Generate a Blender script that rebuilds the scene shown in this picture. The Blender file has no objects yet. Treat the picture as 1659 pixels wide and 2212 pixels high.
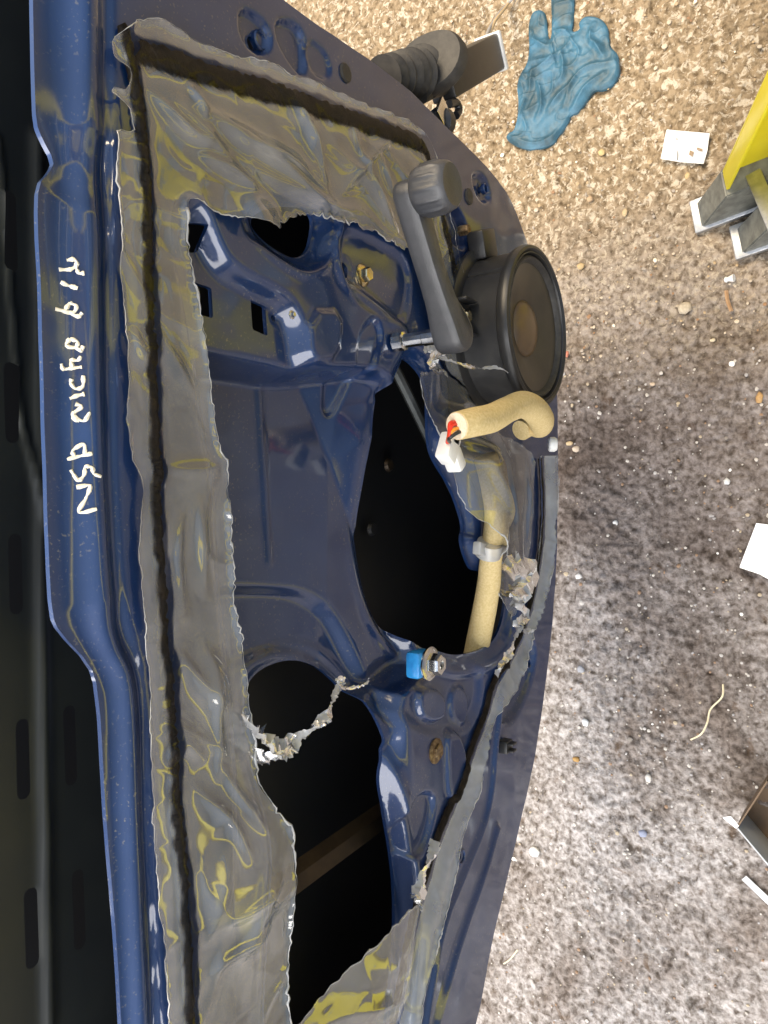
import bpy, bmesh, math, random
import numpy as np
from mathutils import Vector, Matrix

random.seed(7)
rng = np.random.default_rng(7)
S = bpy.context.scene
COL = S.collection

# ------------------------------------------------------------------ camera
PITCH = math.radians(57.0)          # optical axis below the horizon
CAM = np.array([0.0, -0.378, 1.25])
FPX = 1664.0                        # focal length for a 1659 x 2212 picture
fw = np.array([0.0, math.cos(PITCH), -math.sin(PITCH)])
rt = np.array([0.0, -math.sin(PITCH), -math.cos(PITCH)])
up = np.array([1.0, 0.0, 0.0])
cam = bpy.data.cameras.new('camera')
cam.sensor_fit = 'HORIZONTAL'
cam.sensor_width = 36.0
cam.lens = 36.0 * FPX / 1659.0
cam.clip_start = 0.01
cam.clip_end = 200.0
cam_o = bpy.data.objects.new('camera', cam)
COL.objects.link(cam_o)
m = Matrix(((rt[0], up[0], -fw[0], CAM[0]), (rt[1], up[1], -fw[1], CAM[1]),
            (rt[2], up[2], -fw[2], CAM[2]), (0, 0, 0, 1)))
cam_o.matrix_world = m
S.camera = cam_o

# ------------------------------------------------------------------ light
W = bpy.data.worlds.new('World')
S.world = W
W.use_nodes = True
bg = W.node_tree.nodes['Background']
bg.inputs['Color'].default_value = (0.60, 0.78, 1.1, 1)
# overcast sky: darker at the horizon, about three times brighter overhead
wt = W.node_tree
tc = wt.nodes.new('ShaderNodeTexCoord')
sx = wt.nodes.new('ShaderNodeSeparateXYZ')
mr = wt.nodes.new('ShaderNodeMapRange')
mr.inputs['From Min'].default_value = 0.0
mr.inputs['From Max'].default_value = 1.0
mr.inputs['To Min'].default_value = 0.36
mr.inputs['To Max'].default_value = 1.15
wt.links.new(tc.outputs['Generated'], sx.inputs[0])
wt.links.new(sx.outputs['Z'], mr.inputs['Value'])
wt.links.new(mr.outputs[0], bg.inputs['Strength'])


def area(name, loc, target, size, power, color, sy=None):
    l = bpy.data.lights.new(name, 'AREA')
    l.energy = power
    l.color = color
    l.shape = 'RECTANGLE'
    l.size = size
    l.size_y = sy or size
    o = bpy.data.objects.new(name, l)
    COL.objects.link(o)
    o.location = loc
    d = Vector(target) - Vector(loc)
    o.rotation_euler = d.to_track_quat('-Z', 'Y').to_euler()
    return o


area('doorway_daylight', (-2.7, 0.5, 2.9), (-0.2, -0.2, 0.1), 6.5, 600, (1.0, 0.96, 0.91), 4.6)
area('warm_fill', (1.8, 0.5, 2.8), (0.4, 0.1, 0.0), 1.4, 150, (1.0, 0.80, 0.52))  # unseen warm fill, added over the +x end of the ground

S.view_settings.view_transform = 'Standard'
S.view_settings.look = 'None'
S.view_settings.gamma = 1.0
S.view_settings.use_curve_mapping = False
S.view_settings.exposure = 0.0
S.cycles.max_bounces = 4
S.cycles.diffuse_bounces = 2
S.cycles.glossy_bounces = 3
S.cycles.transmission_bounces = 2
S.cycles.transparent_max_bounces = 10
S.cycles.caustics_reflective = False
S.cycles.caustics_refractive = False


# ------------------------------------------------------------------ helpers
def ray(u, v):
    return fw + rt * ((u - 829.5) / FPX) + up * ((1106.0 - v) / FPX)


def onY(u, v, y=0.0):
    d = ray(u, v)
    t = (y - CAM[1]) / d[1]
    return CAM + d * t


def onZ(u, v, z=0.0):
    d = ray(u, v)
    t = (z - CAM[2]) / d[2]
    return CAM + d * t


def pp(poly, h=0.0):
    """picture outline -> (x, z) on the plane h in front of the door face"""
    return np.array([[onY(u, v, -h)[0], onY(u, v, -h)[2]] for u, v in poly])


def chaikin(p, n=2, closed=True):
    p = np.asarray(p, float)
    for _ in range(n):
        if closed:
            q = np.roll(p, -1, 0)
            a = p * .75 + q * .25
            b = p * .25 + q * .75
            p = np.stack([a, b], 1).reshape(-1, p.shape[1])
        else:
            a = p[:-1] * .75 + p[1:] * .25
            b = p[:-1] * .25 + p[1:] * .75
            p = np.concatenate([p[:1], np.stack([a, b], 1).reshape(-1, p.shape[1]), p[-1:]])
    return p


def seg_dist(P, A, B):
    d = B - A
    L = max((d * d).sum(), 1e-18)
    t = np.clip(((P - A) @ d) / L, 0, 1)
    q = P - A - t[:, None] * d
    return (q * q).sum(1), t


def line_dist(P, pl):
    """distance to an open polyline and arc-length parameter 0..1"""
    best = np.full(len(P), 1e9)
    par = np.zeros(len(P))
    ln = np.r_[0, np.cumsum(np.linalg.norm(np.diff(pl, axis=0), axis=1))]
    for i in range(len(pl) - 1):
        d, t = seg_dist(P, pl[i], pl[i + 1])
        k = d < best
        best[k] = d[k]
        par[k] = (ln[i] + t[k] * (ln[i + 1] - ln[i])) / ln[-1]
    return np.sqrt(best), par


def sdf(P, poly):
    """> 0 inside"""
    best = np.full(len(P), 1e9)
    ins = np.zeros(len(P), bool)
    n = len(poly)
    for i in range(n):
        A = poly[i]
        B = poly[(i + 1) % n]
        d, _ = seg_dist(P, A, B)
        np.minimum(best, d, out=best)
        if A[1] != B[1]:
            c = ((A[1] > P[:, 1]) != (B[1] > P[:, 1]))
            xi = (B[0] - A[0]) * (P[:, 1] - A[1]) / (B[1] - A[1]) + A[0]
            ins ^= c & (P[:, 0] < xi)
    d = np.sqrt(best)
    return np.where(ins, d, -d)


def ss(x):
    x = np.clip(x, 0, 1)
    return x * x * (3 - 2 * x)


_tab = rng.random((256, 256))


def noise(P, scale, seed=0):
    q = P * scale + seed * 17.31 + 1000
    i = np.floor(q).astype(int)
    f = q - i
    f = f * f * (3 - 2 * f)
    x0, y0 = i[:, 0] % 256, i[:, 1] % 256
    x1, y1 = (x0 + 1) % 256, (y0 + 1) % 256
    a = _tab[x0, y0] * (1 - f[:, 0]) + _tab[x1, y0] * f[:, 0]
    b = _tab[x0, y1] * (1 - f[:, 0]) + _tab[x1, y1] * f[:, 0]
    return (a * (1 - f[:, 1]) + b * f[:, 1]) * 2 - 1


def ridged(P, scale, seed=0):
    return 1 - np.abs(noise(P, scale, seed)) * 2


def tag(o, label=None, cat=None, group=None, kind=None):
    if label:
        o['label'] = label
    if cat:
        o['category'] = cat
    if group:
        o['group'] = group
    if kind:
        o['kind'] = kind
    return o


def empty(name, loc=(0, 0, 0)):
    o = bpy.data.objects.new(name, None)
    o.empty_display_size = 0.05
    COL.objects.link(o)
    o.location = loc
    return o


bpy.context.view_layer.update()


def link(name, me, mat, parent=None, smooth=True):
    if mat:
        me.materials.append(mat)
    if smooth:
        me.polygons.foreach_set('use_smooth', [True] * len(me.polygons))
    o = bpy.data.objects.new(name, me)
    COL.objects.link(o)
    if parent is not None:
        o.parent = parent
        # parts keep world coordinates: only the Empty at the base has an offset of its own
        o.matrix_parent_inverse = Matrix.Translation(-parent.location) if parent.type == 'EMPTY' else Matrix.Identity(4)
    return o


def from_data(name, V, Fc, mat, parent=None, smooth=True):
    me = bpy.data.meshes.new(name)
    me.from_pydata([tuple(map(float, v)) for v in V], [], [tuple(map(int, f)) for f in Fc])
    me.update()
    return link(name, me, mat, parent, smooth)


def from_bm(name, bm, mat, parent=None, smooth=True, sharp=35):
    me = bpy.data.meshes.new(name)
    bmesh.ops.recalc_face_normals(bm, faces=bm.faces)
    if smooth and sharp:
        for e in bm.edges:
            if len(e.link_faces) == 2 and e.calc_face_angle(0) > math.radians(sharp):
                e.smooth = False
    bm.to_mesh(me)
    bm.free()
    return link(name, me, mat, parent, smooth)


def sheet(name, sfun, hfun, box, step, mat, parent=None, flange=None, flange_out=0.0, mode='door'):
    """a heightfield trimmed by the signed distance sfun (> 0 is material).
    mode door: plane coordinates (x, z), height towards -y; mode ground: (x, y), height is z"""
    x0, x1, z0, z1 = box
    xs = np.arange(x0, x1 + step, step)
    zs = np.arange(z0, z1 + step, step)
    nx, nz = len(xs), len(zs)
    X, Z = np.meshgrid(xs, zs, indexing='ij')
    P = np.stack([X.ravel(), Z.ravel()], 1)
    s = sfun(P)
    idx = np.arange(nx * nz).reshape(nx, nz)
    q = np.stack([idx[:-1, :-1].ravel(), idx[1:, :-1].ravel(), idx[1:, 1:].ravel(), idx[:-1, 1:].ravel()], 1)
    keep = s[q].mean(1) > -0.1 * step
    q = q[keep]
    used, inv = np.unique(q, return_inverse=True)
    q = inv.reshape(-1, 4)
    P = P[used]
    # boundary edges
    e = np.concatenate([q[:, [0, 1]], q[:, [1, 2]], q[:, [2, 3]], q[:, [3, 0]]])
    key = np.sort(e, 1)
    kk = key[:, 0].astype(np.int64) * len(P) + key[:, 1]
    uq, first, cnt = np.unique(kk, return_index=True, return_counts=True)
    be = e[first[cnt == 1]]
    bv = np.unique(be)
    for _ in range(3):
        pb = P[bv]
        sb = sfun(pb)
        eps = step * 0.3
        gx = (sfun(pb + [eps, 0]) - sfun(pb - [eps, 0])) / (2 * eps)
        gz = (sfun(pb + [0, eps]) - sfun(pb - [0, eps])) / (2 * eps)
        g = np.stack([gx, gz], 1)
        g /= np.maximum(np.linalg.norm(g, axis=1), 0.3)[:, None]
        mv = -sb[:, None] * g
        L = np.linalg.norm(mv, axis=1)
        mv *= np.minimum(1, step * 0.9 / np.maximum(L, 1e-9))[:, None]
        P[bv] = pb + mv
    h = hfun(P)
    if mode == 'door':
        V = np.stack([P[:, 0], -h, P[:, 1]], 1)
    else:
        V = np.stack([P[:, 0], P[:, 1], h], 1)
    Fc = [tuple(f) for f in q]
    if mode == 'ground':
        pass
    if flange:
        mp = {}
        V = list(map(tuple, V))
        for b in bv:
            p = V[b]
            mp[b] = len(V)
            V.append(p)
            if mode == 'door':
                V.append((p[0], p[1] + flange, p[2]))
            else:
                V.append((p[0], p[1], min(p[2] - 0.0005, flange_out)))
        for a, b in be:
            Fc.append((mp[b], mp[a], mp[a] + 1, mp[b] + 1))
    return from_data(name, V, Fc, mat, parent)


def frames(pts):
    pts = [Vector(p) for p in pts]
    T = []
    for i in range(len(pts)):
        a = pts[max(i - 1, 0)]
        b = pts[min(i + 1, len(pts) - 1)]
        T.append((b - a).normalized())
    n = T[0].orthogonal().normalized()
    out = []
    for i, t in enumerate(T):
        n = (n - t * n.dot(t)).normalized()
        out.append((pts[i], t, n, t.cross(n)))
    return out


def spline(pts, k=6):
    """catmull-rom"""
    p = [np.array(q, float) for q in pts]
    p = [2 * p[0] - p[1]] + p + [2 * p[-1] - p[-2]]
    out = []
    for i in range(1, len(p) - 2):
        for j in range(k):
            t = j / k
            out.append(0.5 * ((2 * p[i]) + (-p[i - 1] + p[i + 1]) * t + (2 * p[i - 1] - 5 * p[i] + 4 * p[i + 1] - p[i + 2]) * t * t
                              + (-p[i - 1] + 3 * p[i] - 3 * p[i + 1] + p[i + 2]) * t ** 3))
    out.append(p[-2])
    return np.array(out)


def tube_bm(bm, pts, rad, seg=10, flat=1.0, cap=True, jit=0.0):
    fr = frames(pts)
    n = len(fr)
    if not hasattr(rad, '__len__'):
        rad = [rad] * n
    rings = []
    for i, (p, t, a, b) in enumerate(fr):
        ring = []
        for k in range(seg):
            an = 2 * math.pi * k / seg
            r = rad[i] * (1 + jit * (random.random() - .5) * 2)
            ring.append(bm.verts.new(p + a * (math.cos(an) * r) + b * (math.sin(an) * r * flat)))
        rings.append(ring)
    for i in range(n - 1):
        for k in range(seg):
            bm.faces.new((rings[i][k], rings[i][(k + 1) % seg], rings[i + 1][(k + 1) % seg], rings[i + 1][k]))
    if cap:
        bm.faces.new(rings[0][::-1])
        bm.faces.new(rings[-1])
    return bm


def tube(name, pts, rad, mat, parent=None, seg=10, flat=1.0, jit=0.0, cap=True):
    return from_bm(name, tube_bm(bmesh.new(), pts, rad, seg, flat, cap, jit), mat, parent)


def box_bm(bm, c, sx, sy, sz, M=None, bevel=0.0):
    r = bmesh.ops.create_cube(bm, size=1.0)
    vs = r['verts']
    for v in vs:
        v.co = Vector((v.co.x * sx, v.co.y * sy, v.co.z * sz))
    if bevel:
        es = list({e for v in vs for e in v.link_edges})
        rb = bmesh.ops.bevel(bm, geom=es, offset=bevel, segments=2, affect='EDGES', profile=0.5)
        vs = list({v for f in rb['faces'] for v in f.verts} | {v for v in vs if v.is_valid})
    for v in vs:
        co = M @ v.co if M is not None else v.co
        v.co = co + Vector(c)
    return bm


def lathe_bm(bm, prof, seg=48, M=None, c=(0, 0, 0), wob=None, caps=True):
    """prof: (r, a) pairs along the local axis Z"""
    rings = []
    for r, a in prof:
        ring = []
        for k in range(seg):
            an = 2 * math.pi * k / seg
            rr = r * (wob(an, a) if wob else 1)
            co = Vector((rr * math.cos(an), rr * math.sin(an), a))
            if M is not None:
                co = M @ co
            ring.append(bm.verts.new(co + Vector(c)))
        rings.append(ring)
    for i in range(len(rings) - 1):
        for k in range(seg):
            bm.faces.new((rings[i][k], rings[i][(k + 1) % seg], rings[i + 1][(k + 1) % seg], rings[i + 1][k]))
    if caps and prof[0][0] > 1e-6:
        bm.faces.new(rings[0][::-1])
    if caps and prof[-1][0] > 1e-6:
        bm.faces.new(rings[-1])
    bmesh.ops.remove_doubles(bm, verts=bm.verts, dist=1e-7)
    return bm


OUT = Matrix(((1, 0, 0), (0, 0, -1), (0, 1, 0)))     # local Z -> world -Y (out of the door)


# ------------------------------------------------------------------ materials
def mat(name, color=(.5, .5, .5), rough=.5, metal=0.0, coat=0.0, spec=.5):
    mt = bpy.data.materials.new(name)
    mt.use_nodes = True
    b = mt.node_tree.nodes['Principled BSDF']
    b.inputs['Base Color'].default_value = (*color, 1)
    b.inputs['Roughness'].default_value = rough
    b.inputs['Metallic'].default_value = metal
    b.inputs['Coat Weight'].default_value = coat
    b.inputs['Coat Roughness'].default_value = 0.06
    b.inputs['Specular IOR Level'].default_value = spec
    return mt


def N(mt, t, **kw):
    n = mt.node_tree.nodes.new(t)
    for k, v in kw.items():
        setattr(n, k, v)
    return n


def L(mt, a, b):
    mt.node_tree.links.new(a, b)


def coords(mt):
    return N(mt, 'ShaderNodeTexCoord').outputs['Object']


def noise_node(mt, scale, detail=4, rough=.6, vec=None, dist=0.0):
    n = N(mt, 'ShaderNodeTexNoise')
    n.inputs['Scale'].default_value = scale
    n.inputs['Detail'].default_value = detail
    n.inputs['Roughness'].default_value = rough
    n.inputs['Distortion'].default_value = dist
    L(mt, vec or coords(mt), n.inputs['Vector'])
    return n


def ramp(mt, fac, stops):
    r = N(mt, 'ShaderNodeValToRGB')
    e = r.color_ramp.elements
    while len(e) < len(stops):
        e.new(0.5)
    for i, (p, c) in enumerate(stops):
        e[i].position = p
        e[i].color = (*c, 1) if len(c) == 3 else c
    L(mt, fac, r.inputs['Fac'])
    return r


def bump(mt, height, strength, dist=0.001, normal=None):
    b = N(mt, 'ShaderNodeBump')
    b.inputs['Strength'].default_value = strength
    b.inputs['Distance'].default_value = dist
    L(mt, height, b.inputs['Height'])
    if normal:
        L(mt, normal, b.inputs['Normal'])
    return b


def bsdf(mt):
    return mt.node_tree.nodes['Principled BSDF']


def mottled(name, c0, c1, scale, rough=.5, metal=0.0, coat=0.0, bstr=0.0, bscale=None, spec=.5, lo=.35, hi=.65, bdist=.001):
    mt = mat(name, c0, rough, metal, coat, spec)
    n = noise_node(mt, scale)
    r = ramp(mt, n.outputs['Fac'], [(lo, c0), (hi, c1)])
    L(mt, r.outputs['Color'], bsdf(mt).inputs['Base Color'])
    if bstr:
        n2 = noise_node(mt, bscale or scale * 4)
        L(mt, bump(mt, n2.outputs['Fac'], bstr, bdist).outputs['Normal'], bsdf(mt).inputs['Normal'])
    return mt


# blue car paint with a film of dust
paint = mat('blue_paint', (.012, .03, .15), .32, .3, 1.0)
bsdf_ = paint.node_tree.nodes['Principled BSDF']
bsdf_.inputs['Coat IOR'].default_value = 1.62
bsdf_.inputs['Coat Roughness'].default_value = .09
_n = noise_node(paint, 9, 5, .6)
_r = ramp(paint, _n.outputs['Fac'], [(.3, (.002, .019, .080)), (.7, (.004, .031, .122))])
_d = noise_node(paint, 420, 2, .5)
_d2 = noise_node(paint, 14, 3, .6)
_mm = N(paint, 'ShaderNodeMath', operation='MULTIPLY')
L(paint, ramp(paint, _d.outputs['Fac'], [(.62, (0, 0, 0)), (.72, (1, 1, 1))]).outputs['Color'], _mm.inputs[0])
L(paint, ramp(paint, _d2.outputs['Fac'], [(.40, (.05, .05, .05)), (.68, (.8, .8, .8))]).outputs['Color'], _mm.inputs[1])
_mx = N(paint, 'ShaderNodeMix', data_type='RGBA')
L(paint, _mm.outputs[0], _mx.inputs['Factor'])
L(paint, _r.outputs['Color'], _mx.inputs[6])
_mx.inputs[7].default_value = (.16, .15, .14, 1)
L(paint, _mx.outputs[2], bsdf(paint).inputs['Base Color'])
L(paint, ramp(paint, _d2.outputs['Fac'], [(.3, (.42, .42, .42)), (.75, (.56, .56, .56))]).outputs['Color'], bsdf(paint).inputs['Roughness'])
L(paint, bump(paint, noise_node(paint, 700, 2, .5).outputs['Fac'], .05, .0006).outputs['Normal'], bsdf(paint).inputs['Normal'])

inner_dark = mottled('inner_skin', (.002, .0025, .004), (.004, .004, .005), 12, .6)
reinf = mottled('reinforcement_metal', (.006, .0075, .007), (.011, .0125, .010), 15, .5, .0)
rail_mat = mottled('rail_metal', (.025, .018, .012), (.05, .034, .02), 40, .5, .6)
glass_rail = mottled('rod_metal', (.10, .11, .11), (.16, .17, .17), 40, .35, .8)
black_pl = mottled('black_plastic', (.012, .012, .013), (.022, .021, .020), 60, .38, bstr=.15, bscale=900)
black_sat = mottled('satin_black_plastic', (.018, .018, .019), (.030, .029, .028), 40, .33, bstr=.12, bscale=1200)
rubber = mottled('black_rubber', (.02, .018, .016), (.045, .04, .034), 90, .6, bstr=.3, bscale=500)
crank_m = mottled('grey_black_plastic', (.035, .036, .039), (.05, .05, .054), 60, .34, bstr=.35, bscale=1300)
cone_m = mottled('speaker_cone', (.028, .022, .015), (.05, .040, .026), 20, .3)
dust_cap = mottled('speaker_cap', (.10, .062, .028), (.14, .085, .04), 30, .3)
zinc = mottled('yellow_zinc', (.62, .48, .22), (.75, .64, .42), 120, .22, 1.0)
steel = mottled('bright_steel', (.62, .60, .56), (.75, .74, .72), 120, .18, 1.0)
rusty = mottled('rusty_steel', (.10, .06, .03), (.28, .20, .11), 300, .45, .8)
blue_clip = mottled('blue_plastic', (.02, .20, .52), (.04, .32, .70), 80, .28)
white_pl = mottled('white_plastic', (.72, .71, .67), (.82, .81, .78), 60, .38)
foam = mottled('yellow_foam', (.60, .45, .20), (.72, .57, .30), 420, .9, bstr=.9, bscale=900, spec=.2)
foam_cut = mottled('cut_foam', (.62, .50, .34), (.72, .62, .48), 500, .9, bstr=.6, bscale=900, spec=.1)
butyl = mottled('butyl_sealant', (.003, .002, .0013), (.014, .009, .005), 160, .6, bstr=.6, bscale=260, bdist=.002, spec=.15)
yellow = mottled('yellow_fibreglass', (.80, .66, .005), (.86, .74, .02), 20, .35)
alu = mottled('dull_aluminium', (.42, .43, .43), (.58, .58, .58), 70, .42, .85, bstr=.15, bscale=300)
foot_r = mottled('ladder_foot_rubber', (.10, .10, .085), (.19, .19, .16), 60, .55, bstr=.4, bscale=220)
paper = mottled('white_paper', (.80, .80, .79), (.84, .84, .83), 30, .7, spec=.2)
card_m = mottled('white_card', (.62, .58, .50), (.80, .78, .73), 45, .7, spec=.2, lo=.3, hi=.5)
cardboard = mottled('brown_card', (.10, .065, .035), (.16, .10, .055), 25, .75)
grey_card = mottled('grey_card', (.36, .37, .37), (.46, .47, .47), 25, .6)
glove_m = mottled('blue_nitrile', (.022, .058, .075), (.045, .135, .20), 22, .5, bstr=.3, bscale=200, lo=.36, hi=.6, bdist=.002)
wire_red = mat('red_wire', (.6, .03, .01), .4)
wire_org = mat('orange_wire', (.7, .25, .02), .4)
wire_tan = mottled('tan_wire', (.55, .40, .20), (.62, .46, .25), 80, .45)
wire_grey = mottled('grey_wire', (.30, .29, .28), (.38, .37, .36), 80, .45)
pen = mottled('white_marker', (.72, .66, .52), (.80, .76, .66), 300, .6)
straw = mottled('dry_straw', (.55, .46, .28), (.70, .60, .40), 100, .7)


def film_mat(name, opac, tint, rough=.16, milky=.5, bs=.07, ior=2.05):
    mt = bpy.data.materials.new(name)
    mt.use_nodes = True
    nt = mt.node_tree
    nt.nodes.clear()
    out = N(mt, 'ShaderNodeOutputMaterial')
    tr = N(mt, 'ShaderNodeBsdfTransparent')
    tr.inputs['Color'].default_value = (*[min(1, .78 + .2 * c) for c in tint], 1)
    df = N(mt, 'ShaderNodeBsdfDiffuse')
    tl = N(mt, 'ShaderNodeBsdfTranslucent')
    n1 = noise_node(mt, 16, 5, .6)
    r1 = ramp(mt, n1.outputs['Fac'], [(.3, tuple(c * .72 for c in tint)), (.7, tint)])
    L(mt, r1.outputs['Color'], df.inputs['Color'])
    L(mt, r1.outputs['Color'], tl.inputs['Color'])
    m1 = N(mt, 'ShaderNodeMixShader')
    m1.inputs[0].default_value = .35
    L(mt, df.outputs[0], m1.inputs[1])
    L(mt, tl.outputs[0], m1.inputs[2])
    m2 = N(mt, 'ShaderNodeMixShader')
    n2 = noise_node(mt, 30, 3, .5)
    r2 = ramp(mt, n2.outputs['Fac'], [(.3, (opac * .75,) * 3), (.7, (min(1, opac * 1.25),) * 3)])
    # where the film clings to the sealant it turns clear
    at = N(mt, 'ShaderNodeAttribute', attribute_name='cling')
    inv = N(mt, 'ShaderNodeMath', operation='SUBTRACT')
    inv.inputs[0].default_value = 1.0
    L(mt, at.outputs['Fac'], inv.inputs[1])
    mu = N(mt, 'ShaderNodeMath', operation='MULTIPLY')
    L(mt, r2.outputs['Color'], mu.inputs[0])
    L(mt, inv.outputs[0], mu.inputs[1])
    L(mt, mu.outputs[0], m2.inputs[0])
    L(mt, tr.outputs[0], m2.inputs[1])
    L(mt, m1.outputs[0], m2.inputs[2])
    gl = N(mt, 'ShaderNodeBsdfGlossy')
    gl.inputs['Roughness'].default_value = rough
    gl.inputs['Color'].default_value = (1, 1, 1, 1)
    bn = bump(mt, noise_node(mt, 30, 3, .5, dist=.8).outputs['Fac'], bs, .003)
    for s_ in (df, gl):
        L(mt, bn.outputs['Normal'], s_.inputs['Normal'])
    fr = N(mt, 'ShaderNodeFresnel')
    fr.inputs['IOR'].default_value = ior
    L(mt, bn.outputs['Normal'], fr.inputs['Normal'])
    m3 = N(mt, 'ShaderNodeMixShader')
    # ... and loses the reflection of its back face there
    fm = N(mt, 'ShaderNodeMath', operation='MULTIPLY_ADD')
    fm.inputs[1].default_value = -.9
    fm.inputs[2].default_value = 1.0
    L(mt, at.outputs['Fac'], fm.inputs[0])
    fx_ = N(mt, 'ShaderNodeMath', operation='MULTIPLY')
    L(mt, fr.outputs[0], fx_.inputs[0])
    L(mt, fm.outputs[0], fx_.inputs[1])
    L(mt, fx_.outputs[0], m3.inputs[0])
    L(mt, m2.outputs[0], m3.inputs[1])
    L(mt, gl.outputs[0], m3.inputs[2])
    L(mt, m3.outputs[0], out.inputs['Surface'])
    return mt


film_m = film_mat('polythene_film', .25, (.88, .87, .82), .07)
film_thin = film_mat('thin_polythene_film', .13, (.70, .68, .62), .10)
film_white = film_mat('creased_white_film', .55, (.95, .95, .94), .25, bs=.3, ior=1.5)
film_skylit = film_mat('skylit_film', .40, (.78, .81, .80), .14, ior=1.55)  # paler copy of the film: sky light caught by the strip is in its colour

# tarmac
tar = mat('rough_tarmac', (.2, .19, .18), .78, spec=.35)
_c = coords(tar)
_w = noise_node(tar, 60, 3, .6, _c)
_wm = N(tar, 'ShaderNodeMix', data_type='RGBA', blend_type='LINEAR_LIGHT')
_wm.inputs['Factor'].default_value = .012
L(tar, _c, _wm.inputs[6])
L(tar, _w.outputs['Color'], _wm.inputs[7])
_v = N(tar, 'ShaderNodeTexVoronoi', feature='SMOOTH_F1')
_v.inputs['Scale'].default_value = 125
_v.inputs['Randomness'].default_value = 1.0
L(tar, _wm.outputs[2], _v.inputs['Vector'])
_an = noise_node(tar, 105, 5, .62, _c, .2)
_av = N(tar, 'ShaderNodeMath', operation='MULTIPLY_ADD')
_av.inputs[1].default_value = -.30
L(tar, _v.outputs['Distance'], _av.inputs[0])
_a2 = N(tar, 'ShaderNodeMath', operation='ADD')
_a2.inputs[1].default_value = .14
L(tar, _an.outputs['Fac'], _a2.inputs[0])
L(tar, _a2.outputs[0], _av.inputs[2])
_ra = ramp(tar, _av.outputs[0], [(.32, (.085, .068, .054)), (.44, (.19, .170, .155)), (.54, (.275, .254, .24)), (.67, (.38, .36, .345))])
_b = noise_node(tar, 4.5, 6, .7, _c, .6)
_rb = ramp(tar, _b.outputs['Fac'], [(.36, (.50, .42, .36)), (.52, (.95, .91, .88)), (.68, (1.2, 1.18, 1.17))])
_m = N(tar, 'ShaderNodeMix', data_type='RGBA', blend_type='MULTIPLY')
_m.inputs['Factor'].default_value = 1
L(tar, _ra.outputs['Color'], _m.inputs[6])
L(tar, _rb.outputs['Color'], _m.inputs[7])
# rusty brown stains
_s = noise_node(tar, 30, 4, .6, _c, .5)
_rs = ramp(tar, _s.outputs['Fac'], [(.62, (0, 0, 0)), (.74, (.7, .7, .7))])
_m2 = N(tar, 'ShaderNodeMix', data_type='RGBA')
L(tar, _rs.outputs['Color'], _m2.inputs['Factor'])
L(tar, _m.outputs[2], _m2.inputs[6])
_m2.inputs[7].default_value = (.085, .045, .018, 1)
# broad patch of darker ground colour in front of the sill
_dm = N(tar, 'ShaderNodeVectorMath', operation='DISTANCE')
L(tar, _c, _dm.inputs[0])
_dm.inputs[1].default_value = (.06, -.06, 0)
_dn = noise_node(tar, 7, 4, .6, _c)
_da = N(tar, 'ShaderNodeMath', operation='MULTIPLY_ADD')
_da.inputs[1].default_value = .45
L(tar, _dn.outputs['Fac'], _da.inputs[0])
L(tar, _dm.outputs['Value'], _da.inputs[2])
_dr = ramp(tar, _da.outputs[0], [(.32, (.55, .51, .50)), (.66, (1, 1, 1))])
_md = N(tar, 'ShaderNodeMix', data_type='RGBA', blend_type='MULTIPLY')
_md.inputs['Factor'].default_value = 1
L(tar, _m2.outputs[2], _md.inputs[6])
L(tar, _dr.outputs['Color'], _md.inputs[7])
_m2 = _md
# pale crumbs of screed spilt at the front of the door (towards +x)
_sx = N(tar, 'ShaderNodeSeparateXYZ')
L(tar, _c, _sx.inputs[0])
_mr = N(tar, 'ShaderNodeMapRange')
_mr.inputs['From Min'].default_value = .18
_mr.inputs['From Max'].default_value = .55
L(tar, _sx.outputs['X'], _mr.inputs['Value'])
_p = noise_node(tar, 85, 5, .7, _c, .6)
_rp = ramp(tar, _p.outputs['Fac'], [(.52, (0, 0, 0)), (.60, (1, 1, 1))])
_pm = N(tar, 'ShaderNodeMath', operation='MULTIPLY')
L(tar, _mr.outputs[0], _pm.inputs[0])
L(tar, _rp.outputs['Color'], _pm.inputs[1])
_m3 = N(tar, 'ShaderNodeMix', data_type='RGBA')
L(tar, _pm.outputs[0], _m3.inputs['Factor'])
_m3b = N(tar, 'ShaderNodeMix', data_type='RGBA')
L(tar, _mr.outputs[0], _m3b.inputs['Factor'])
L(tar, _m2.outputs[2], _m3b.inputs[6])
_br = ramp(tar, _av.outputs[0], [(.32, (.10, .065, .03)), (.6, (.30, .22, .13))])
L(tar, _br.outputs['Color'], _m3b.inputs[7])
L(tar, _m3b.outputs[2], _m3.inputs[6])
_m3.inputs[7].default_value = (.50, .42, .31, 1)
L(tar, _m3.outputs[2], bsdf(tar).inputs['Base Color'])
_bn = bump(tar, _av.outputs[0], 1.0, .0042)
L(tar, _bn.outputs['Normal'], bsdf(tar).inputs['Normal'])

stone_m = mat('stones', (.3, .28, .25), .75)
_at = N(stone_m, 'ShaderNodeAttribute', attribute_name='stone_colour')
L(stone_m, _at.outputs['Color'], bsdf(stone_m).inputs['Base Color'])


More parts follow.
